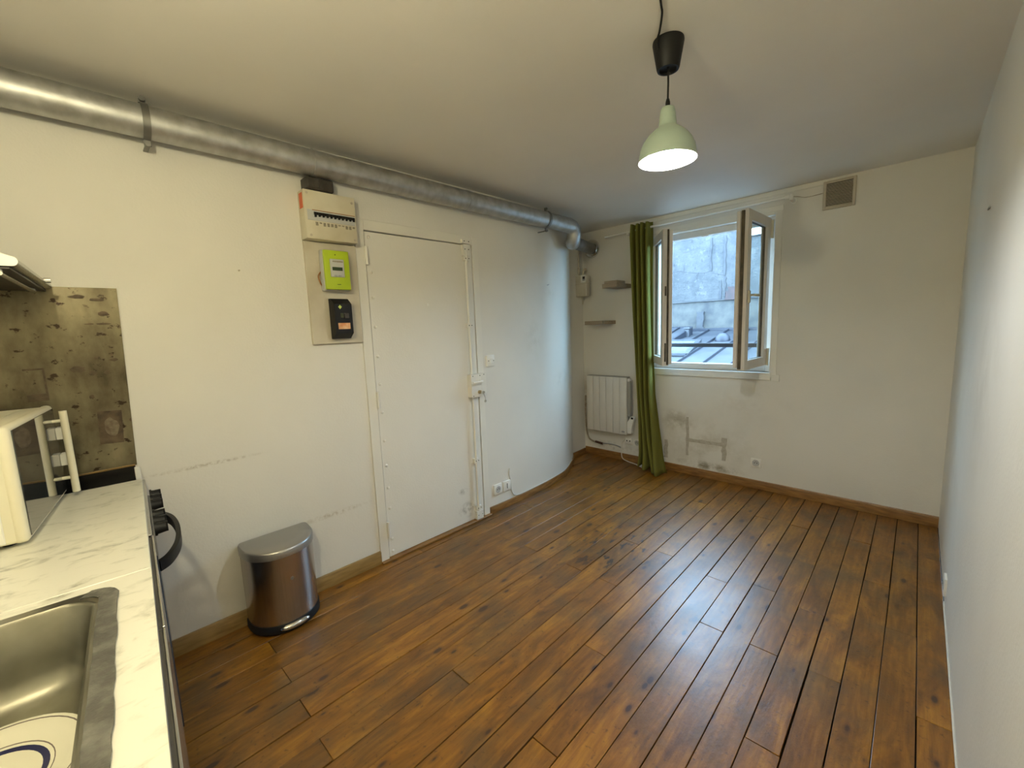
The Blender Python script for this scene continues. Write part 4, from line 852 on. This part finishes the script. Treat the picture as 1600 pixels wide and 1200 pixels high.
bm = BM(); lathe(bm, [(0.008, 2.200), (0.008, 2.214), (0.005, 2.226), (0.003, 2.228)], 16, (LXc, LYc)); tube(bm, [(LXc, LYc, 2.22), (LXc+0.001, LYc, 2.28), (LXc, LYc, 2.345)], 0.0035, 8); part('cord', bm, M['black_plastic'], pl)
bm = BM(); lathe(bm, [(0.052, H-0.001), (0.053, H-0.008), (0.0385, 2.326), (0.036, 2.320), (0.030, 2.320), (0.028, 2.328), (0.004, 2.330)], 36, (LXc, LYc)); part('ceiling_cup', bm, M['black_plastic'], pl, 'black cup under the ceiling', angle=50)
bm = BM(); tube(bm, smooth_path([(LXc-0.018, LYc-0.040, H-0.045), (LXc-0.012, LYc-0.060, H-0.018), (LXc+0.005, LYc-0.080, H-0.006), (LXc+0.045, LYc-0.15, H-0.005), (LXc+0.060, LYc-0.19, H-0.005), (LXc+0.10, LYc-0.30, H-0.005), (LXc+0.2, LYc-0.55, H-0.005)], 6), 0.0035, 8); part('feed_cord', bm, M['black_plastic'], pl)
# kitchen ceiling globe, above and behind the frame, that lights the worktop
kl = thing('ceiling_globe', 'round warm ceiling light above the worktop, outside the frame', 'lamp', WORLD, (1.72, -0.15, 2.14))
bm = BM(); bmesh.ops.create_uvsphere(bm, u_segments=20, v_segments=12, radius=0.045); bmesh.ops.translate(bm, verts=bm.verts, vec=(1.72, -0.15, 2.14)); part('globe', bm, emit('globe_glow', KITCHEN_COL, KITCHEN_POWER/(4*pi*0.045**2*pi)/10), kl)
bm = BM(); lathe(bm, [(0.05, H-0.001), (0.045, 2.37), (0.006, 2.35), (0.006, 2.22), (0.018, 2.21), (0.018, 2.175)], 24, (1.72, -0.15)); part('ceiling_rose', bm, M['white_plastic'], kl)

# ================================================================== WASTE BIN
bn = thing('pedal_bin', 'brushed steel half-round pedal bin with a grey lid against the left wall', 'bin', LEFT, (0.632, -0.13, 0))
def dshape(w_, d_, z, back=-0.018, n=26, c=0.632):
    """half-round plan: flat back at the wall, bowed front"""
    pts = []; rb = 0.020
    pts += [Vector((c-w_/2+rb, back, z))]
    pts += [Vector((c-w_/2+rb-rb*sin(a), back-rb+rb*cos(a), z)) for a in (pi/6, pi/3, pi/2)]
    for k in range(n+1):
        a = pi*k/n; x = -cos(a); y = max(0.0, sin(a))
        ex = (abs(x)**1.0)*(1 if x > 0 else -1)
        pts.append(Vector((c+ex*w_/2, back-0.045-(d_-0.045)*(y**0.85), z)))
    pts += [Vector((c+w_/2-rb+rb*sin(a), back-rb+rb*cos(a), z)) for a in (pi/2, pi/3, pi/6)]
    pts += [Vector((c+w_/2-rb, back, z))]
    return pts
bm = BM(); ring_loft(bm, [dshape(0.318, 0.212, 0.002), dshape(0.328, 0.220, 0.010), dshape(0.326, 0.218, 0.044), dshape(0.322, 0.215, 0.048)]); part('base_ring', bm, M['black_plastic'], bn, 'black plastic foot ring')
bm = BM(); ring_loft(bm, [dshape(0.318, 0.212, 0.045), dshape(0.320, 0.213, 0.384)]); part('bin_body', bm, M['steel_brushed'], bn, angle=40)
bm = BM(); ring_loft(bm, [dshape(0.316, 0.210, 0.383), dshape(0.316, 0.210, 0.390)]); part('rim_gap', bm, M['dark_gap'], bn)
bm = BM()
r1, r2, r3, r4 = dshape(0.328, 0.221, 0.388), dshape(0.330, 0.223, 0.418), dshape(0.320, 0.214, 0.427), dshape(0.20, 0.12, 0.434, -0.05)
for r_ in (r2, r3, r4):
    for p in r_: p.z += 0.05*(p.y+0.018+0.22)*1.0*0 + 0.012*(p.y+0.24)/0.22
ring_loft(bm, [r1, r2, r3, r4]); part('lid', bm, M['steel_lid'], bn, 'satin grey lid', angle=50)
bm = BM(); bmesh.ops.create_uvsphere(bm, u_segments=24, v_segments=12, radius=1.0); bmesh.ops.scale(bm, verts=bm.verts, vec=(0.070, 0.022, 0.017)); bmesh.ops.translate(bm, verts=bm.verts, vec=(0.632, -0.226, 0.029)); part('pedal', bm, M['chrome'], bn, 'shiny steel foot pedal')
bm = BM(); ring_loft(bm, [[Vector((0.640+0.008*cos(2*pi*i/12), y, 0.268+0.008*sin(2*pi*i/12))) for i in range(12)] for y in (-0.2325, -0.229)]); part('emblem', bm, M['steel_lid'], bn)

# ================================================================== KITCHEN: SPLASHBACK, COOKER, WORKTOPS
sb = thing('splashback', 'greasy brown metal splashback on the left wall behind the microwave', 'splashback', LEFT, (-0.1, 0, 0.92))
bm = BM(); prism(bm, [(-0.62, 0.924), (0.156, 0.924), (0.178, 1.662), (-0.62, 1.662)], -0.006, 0.001, 'y'); part('metal_sheet', bm, M['splash'], sb)
def blob(cx, cz, hx, hz, n=14, j=0.25):
    return [(cx+hx*(1+random.uniform(-j, j))*cos(2*pi*k/n), cz+hz*(1+random.uniform(-j, j))*sin(2*pi*k/n)) for k in range(n)]
bm = BM(); prism(bm, [(0.056, 1.035), (0.128, 1.030), (0.135, 1.165), (0.062, 1.170)], -0.0075, -0.005, 'y'); pt = part('residue_square', bm, M['rust'], sb, 'square brown glue residue')
bm = BM(); prism(bm, blob(0.097, 1.10, 0.022, 0.038, 16, 0.15), -0.0082, -0.007, 'y'); part('residue_spot', bm, M['rust_pale'], pt)
for (s, z, a, b) in ((0.060, 1.625, 0.022, 0.008), (0.112, 1.615, 0.024, 0.006), (0.085, 1.385, 0.007, 0.006), (0.135, 1.375, 0.012, 0.007), (0.132, 1.395, 0.005, 0.006), (0.068, 1.325, 0.010, 0.010), (0.110, 1.325, 0.009, 0.008), (0.055, 1.232, 0.008, 0.009), (0.030, 1.345, 0.020, 0.013), (0.128, 1.560, 0.016, 0.010), (0.122, 1.520, 0.020, 0.004), (0.082, 1.52, 0.014, 0.003), (0.158, 1.12, 0.004, 0.006)):
    bm = BM(); prism(bm, blob(s, z, a, b), -0.0072, -0.005, 'y'); part('grease_spot', bm, M['rust'], sb)
bm = BM()
for a, b, c, d in ((-0.115, -0.060, 1.352, 1.358), (-0.066, -0.060, 1.26, 1.355), (-0.115, -0.060, 1.235, 1.262)): box(bm, a, b, -0.0078, -0.005, c, d)
part('residue_outline', bm, M['rust'], sb, 'brown outline of a removed sticker')
bm = BM(); box(bm, -0.62, 0.150, -0.012, 0.001, 0.60, 0.922, 0.001); part('gap_dark_strip', bm, M['hob_black'], sb, 'black strip standing in for the dark gap below the splashback')  # black sheet over the wall, stands in for the shade in the gap
bm = BM(); box(bm, -0.3, 0.150, -0.014, -0.004, 0.922, 0.929, 0.002); part('lower_edge', bm, M['skirt_pale'], sb)

def fit_left(bm, lim, off=0.0):
    for v in bm.verts:
        if v.co.x < lim: v.co.x = (-0.010+off-0.157-0.0788*v.co.y)/0.9969
    return bm
# cooker under the first slab; its black top shows in the gap by the wall
ck = thing('cooker', 'black cooker under the worktop with knobs and a curved door handle', 'cooker', KIT, (0.2, -0.3, 0))
bm = BM(); box(bm, -0.130, 0.575, -0.56, -0.008, 0.10, 0.864, 0.004); fit_left(bm, 0, 0.008); part('cooker_body', bm, M['hob_black'], ck)
bm = BM(); box(bm, -0.125, 0.575, -0.010, 0.008, 0.80, 0.866, 0.003); part('control_panel', bm, M['alu'], ck, 'brushed steel control panel')
bm = BM(); box(bm, -0.125, 0.575, -0.010, 0.014, 0.20, 0.795, 0.004); cd = part('oven_door', bm, M['hob_black'], ck, 'black oven door')
for k, u_ in enumerate((0.04, 0.11, 0.18, 0.31, 0.38, 0.45)):
    bm = BM(); cyl(bm, (u_, 0.015, 0.836), (u_, 0.022, 0.836), 0.023, n=20); cyl(bm, (u_, 0.022, 0.836), (u_, 0.045, 0.836), 0.019, 0.016, n=20); box(bm, u_-0.004, u_+0.004, 0.030, 0.050, 0.820, 0.854, 0.001)
    part('knob', bm, M['black_plastic'], ck)
bm = BM(); pts = smooth_path([(0.02, 0.012, 0.742), (0.05, 0.040, 0.745), (0.14, 0.068, 0.748), (0.275, 0.078, 0.750), (0.41, 0.068, 0.748), (0.50, 0.040, 0.745), (0.53, 0.012, 0.742)], 5)
rings = []
for i, p in enumerate(pts):
    d = (pts[min(i+1, len(pts)-1)]-pts[max(i-1, 0)]).normalized(); s_ = Vector((d.y, -d.x, 0)); rings.append([p+s_*0.006+Vector((0, 0, 0.017)), p+s_*0.006-Vector((0, 0, 0.017)), p-s_*0.008-Vector((0, 0, 0.017)), p-s_*0.008+Vector((0, 0, 0.017))])
ring_loft(bm, rings); part('door_handle', bm, M['black_plastic'], cd, 'curved black oven handle')
for a in (-0.08, 0.53):
    for b in (-0.52, -0.06):
        part('foot', cyl(BM(), (a+0.02, b, 0.0), (a+0.02, b, 0.105), 0.018, n=12), M['black_plastic'], ck)
bm = BM(); box(bm, -0.128, -0.114, -0.020, -0.002, 0.868, 0.925, 0.002)
solo('filler_strip', bm, M['white_plastic'], 'narrow white upright strip standing on the cooker top at the wall', 'strip', KIT, (-0.123, -0.02, 0.868))
# worktops
SEAM = 0.905
wt = thing('worktop', 'marbled cream worktop slab under the microwave', 'worktop', KIT, (0.45, -0.3, 0.87))
part('slab', box(BM(), 0.0, SEAM-0.0006, -0.60, 0.0, 0.868, 0.900, 0.0015), M['marble'], wt)
w2 = thing('worktop', 'marbled cream worktop slab around the steel sink', 'worktop', KIT, (1.5, -0.3, 0.87))
bm = BM(); sx0, sx1, sy0, sy1 = 0.956, 1.700, -0.500, -0.070
box(bm, SEAM+0.0006, sx0, -0.62, 0.0, 0.868, 0.900); box(bm, sx1, 2.28, -0.62, 0.0, 0.868, 0.900); box(bm, sx0, sx1, -0.62, sy0, 0.868, 0.900); box(bm, sx0, sx1, sy1, 0.0, 0.868, 0.900)
part('slab', bm, M['marble'], w2)
# base cabinets
cbn = thing('base_cabinet', 'grey kitchen base cabinet carrying the sink', 'cabinet', KIT, (1.4, -0.3, 0))
bm = BM(); box(bm, 0.585, 0.605, -0.58, -0.02, 0.0, 0.866); box(bm, 2.24, 2.26, -0.58, -0.02, 0.0, 0.866); box(bm, 0.605, 2.24, -0.58, -0.56, 0.1, 0.866); box(bm, 0.605, 2.24, -0.56, -0.02, 0.08, 0.10); box(bm, 0.605, 2.24, -0.10, -0.08, 0.0, 0.08)
box(bm, 0.605, 2.24, -0.04, -0.02, 0.80, 0.866)
part('carcass', bm, M['grey_edge'], cbn)
for a, b in ((0.588, 1.14), (1.144, 1.70), (1.704, 2.26)):
    bm = BM(); box(bm, a, b, -0.018, 0.007, 0.085, 0.862, 0.0015); dd = part('cabinet_door', bm, M['grey_edge'], cbn)
    bm = BM(); box(bm, a, b, 0.0065, 0.011, 0.085, 0.866, 0.001); part('metal_edge', bm, M['alu'], dd, 'bright metal front skin')
# sink
sk = thing('kitchen_sink', 'stainless steel sink set into the marbled worktop', 'sink', KIT, (1.32, -0.28, 0.74))
scx, shx = (0.945+1.71)/2, (1.71-0.945)/2; scy, shy = -(0.058+0.51)/2, (0.51-0.058)/2
bcx, bhx = (0.976+1.62)/2, (1.62-0.976)/2; bcy, bhy = -(0.093+0.47)/2, (0.47-0.093)/2
bm = BM(); R8 = 8
ring_loft(bm, [rrect(scx, scy, shx-0.001, shy-0.001, 0.045, 0.9003, R8), rrect(scx, scy, shx, shy, 0.045, 0.9025, R8), rrect(scx, scy, shx-0.004, shy-0.004, 0.043, 0.9045, R8), rrect(bcx, bcy, bhx+0.006, bhy+0.006, 0.058, 0.9040, R8),
    rrect(bcx, bcy, bhx+0.001, bhy+0.001, 0.055, 0.9055, R8), rrect(bcx, bcy, bhx-0.004, bhy-0.004, 0.052, 0.900, R8), rrect(bcx, bcy, bhx-0.016, bhy-0.016, 0.055, 0.800, R8), rrect(bcx, bcy, bhx-0.024, bhy-0.024, 0.055, 0.765, R8), rrect(bcx, bcy, bhx-0.045, bhy-0.045, 0.05, 0.748, R8), rrect(bcx, bcy, bhx-0.09, bhy-0.09, 0.03, 0.744, R8)], cap0=False)
part('bowl', bm, M['sink_steel'], sk, angle=60)
# worn sealant band over the front rim
bm = BM(); o_ = []; i_ = []
N = 26
for k in range(N+1):
    u_ = 0.990 + (1.70-0.990)*k/N; o_.append(Vector((u_, -0.0575+random.uniform(-0.0015, 0.002), 0))); i_.append(Vector((u_, -0.0875+random.uniform(-0.001, 0.001), 0)))
for k in range(1, 7):
    a = pi/2*k/6; o_.insert(0, Vector((0.990-0.043*sin(a), -0.1005+0.043*cos(a), 0))); i_.insert(0, Vector((0.997-0.026*sin(a), -0.118+0.030*cos(a), 0)))
poly = o_ + list(reversed(i_)); 
lo_ = [p+Vector((0, 0, 0.9045)) for p in poly]; hi = [p+Vector((0, 0, 0.9062)) for p in poly]
vl = [bm.verts.new(p) for p in lo_]; vh = [bm.verts.new(p) for p in hi]; n = len(poly); half = len(o_)
for i in range(n): j = (i+1) % n; bm.faces.new((vl[i], vl[j], vh[j], vh[i]))
for i in range(half-1): bm.faces.new((vh[i], vh[i+1], vh[n-2-i], vh[n-1-i]))
part('worn_rim_seal', bm, M['sealant'], sk, 'dark worn seal along the front rim')
bm = BM(); lathe(bm, [(0.035, 0.7445), (0.034, 0.7475), (0.026, 0.7465), (0.004, 0.7462)], 24, (1.45, -0.26)); part('drain', bm, M['chrome'], sk)
# plate in the sink
pt_ = thing('dinner_plate', 'cream plate with a navy ring lying in the sink', 'plate', KIT, (1.222, -0.228, 0.748))
pc = (1.222, -0.238); pr = 0.132
bm = BM(); lathe(bm, [(0.05, 0.7465), (0.075, 0.7475), (0.10, 0.757), (pr-0.003, 0.7665), (pr, 0.7685), (pr-0.003, 0.7700), (0.105, 0.7625), (0.088, 0.7565), (0.078, 0.7545), (0.004, 0.7540)], 48, pc); pb = part('plate_body', bm, M['ceramic'], pt_, angle=60)
def ring_(r0, r1, z0, z1, m, nm, lb):
    bm = BM(); n = 48; ring_loft(bm, [[Vector((pc[0]+r*cos(2*pi*i/n), pc[1]+r*sin(2*pi*i/n), z)) for i in range(n)] for r, z in ((r0, z0), (r1, z1), (r1, z1+0.0004), (r0, z0+0.0004))], False, False); part(nm, bm, m, pb, lb)
ring_(0.074, 0.0825, 0.7546, 0.7555, M['navy'], 'navy_ring', 'navy painted ring'); ring_(0.0875, 0.0890, 0.7567, 0.7572, M['grey_glaze'], 'thin_ring', 'thin grey ring'); ring_(0.1235, 0.1255, 0.7682, 0.7688, M['grey_glaze'], 'rim_ring', 'thin grey ring')

# ================================================================== MICROWAVE
MWF = Fr((0, 0, 0), 0); MWF.m = KIT.m @ Matrix.Translation((0.006, -0.206, 0)) @ Matrix.Rotation(-0.07, 4, 'Z') @ Matrix.Translation((-0.006, 0.232, 0))
mw = thing('microwave_oven', 'ivory microwave oven with a mirror-dark door on the marbled worktop', 'microwave', MWF, (0.25, -0.4, 0.9))
mx0, mx1, my, mz0, mz1 = 0.006, 0.503, -0.232, 0.911, 1.232
bm = BM(); box(bm, mx0, mx1, -0.585, my-0.016, mz0, mz1-0.004, 0.010, 3); part('casing', bm, M['mw_white'], mw)
bm = BM(); box(bm, mx0-0.002, mx1+0.002, my-0.030, my, mz0-0.002, mz1, 0.012, 3); part('front_frame', bm, M['mw_white'], mw)
bm = BM(); box(bm, mx0+0.014, mx1-0.014, my-0.004, my+0.0025, mz0+0.012, mz1-0.012, 0.001); dg = part('door_glass', bm, M['mw_glass'], mw, 'dark reflecting door glass')
bm = BM(); cyl(bm, (0.060, my+0.032, 0.918), (0.060, my+0.032, 1.212), 0.0105, n=16); cyl(bm, (0.060, my, 0.972), (0.060, my+0.032, 0.972), 0.006, n=10); cyl(bm, (0.060, my, 1.178), (0.060, my+0.032, 1.178), 0.006, n=10); part('door_handle', bm, M['mw_white'], dg, 'ivory vertical bar handle')
for z in (1.130, 1.035):
    bm = BM(); box(bm, 0.006, 0.044, my+0.002, my+0.024, z-0.021, z+0.021, 0.002); part('dial', bm, M['white_plastic'], mw)
for a in (0.05, 0.46):
    for b in (-0.54, -0.28):
        bm = BM(); cyl(bm, (a, b, 0.9003), (a, b, 0.912), 0.014, n=12); part('foot', bm, M['black_plastic'], mw)
bm = BM(); box(bm, mx0+0.03, mx1-0.03, -0.56, -0.30, mz1-0.004, mz1-0.002, 0.001); part('top_panel', bm, M['mw_white'], mw)
bm = BM(); box(bm, mx1-0.001, mx1+0.0035, -0.56, -0.275, mz0+0.006, mz1-0.05, 0.002); part('side_panel', bm, M['white_plastic'], mw)

# ================================================================== COOKER HOOD
hd = thing('cooker_hood', 'slim grey cooker hood with a rounded front edge above the microwave', 'cooker hood', KIT, (0.17, -0.35, 1.65))
bm = BM(); zc = 1.663; r_ = 0.0125; prof = [(-0.168-r_+r_*cos(a), zc+r_*sin(a)) for a in [pi/2-0.35-(pi-0.35)*k/8 for k in range(9)]]
prof = [(-0.60, 1.790), (-0.34, 1.790), (-0.30, 1.722)] + prof + [(-0.60, 1.648)]
prism(bm, prof, -0.146, 0.503, 'x'); fit_left(bm, 0); part('hood_body', bm, M['alu'], hd, angle=50)
bm = BM(); prism(bm, [(p[0]+(0.0 if k else 0), p[1]) for k, p in enumerate(prof)], 0.503, 0.508, 'x'); part('end_cap', bm, M['white_plastic'], hd, 'pale end cap')
bm = BM(); box(bm, -0.144, 0.500, -0.59, -0.185, 1.643, 1.649, 0.001); fit_left(bm, 0); part('underside', bm, M['brown_bakelite'], hd, 'dark underside')  # dark brown plate under the hood body
bm = BM(); cyl(bm, (-0.05, -0.205, 1.632), (0.500, -0.205, 1.632), 0.006, n=10); cyl(bm, (-0.05, -0.205, 1.632), (-0.05, -0.205, 1.648), 0.005, n=8); cyl(bm, (0.49, -0.205, 1.632), (0.49, -0.205, 1.648), 0.005, n=8); part('lamp_rod', bm, M['alu'], hd)
bm = BM(); cyl(bm, (0.005, -0.172, 1.668), (0.005, -0.155, 1.668), 0.009, n=12); part('button', bm, M['chrome'], hd)

# repeats of a kind share a group
for pre, grp in (('wall_socket', 'white wall sockets'), ('light_switch', 'white switch plates'), ('wall_shelf', 'small wooden shelves in the alcove'), ('worktop', 'marbled worktop slabs')):
    for o in scene.objects:
        if o.parent is None and o.name.split('.')[0] == pre: o['group'] = grp
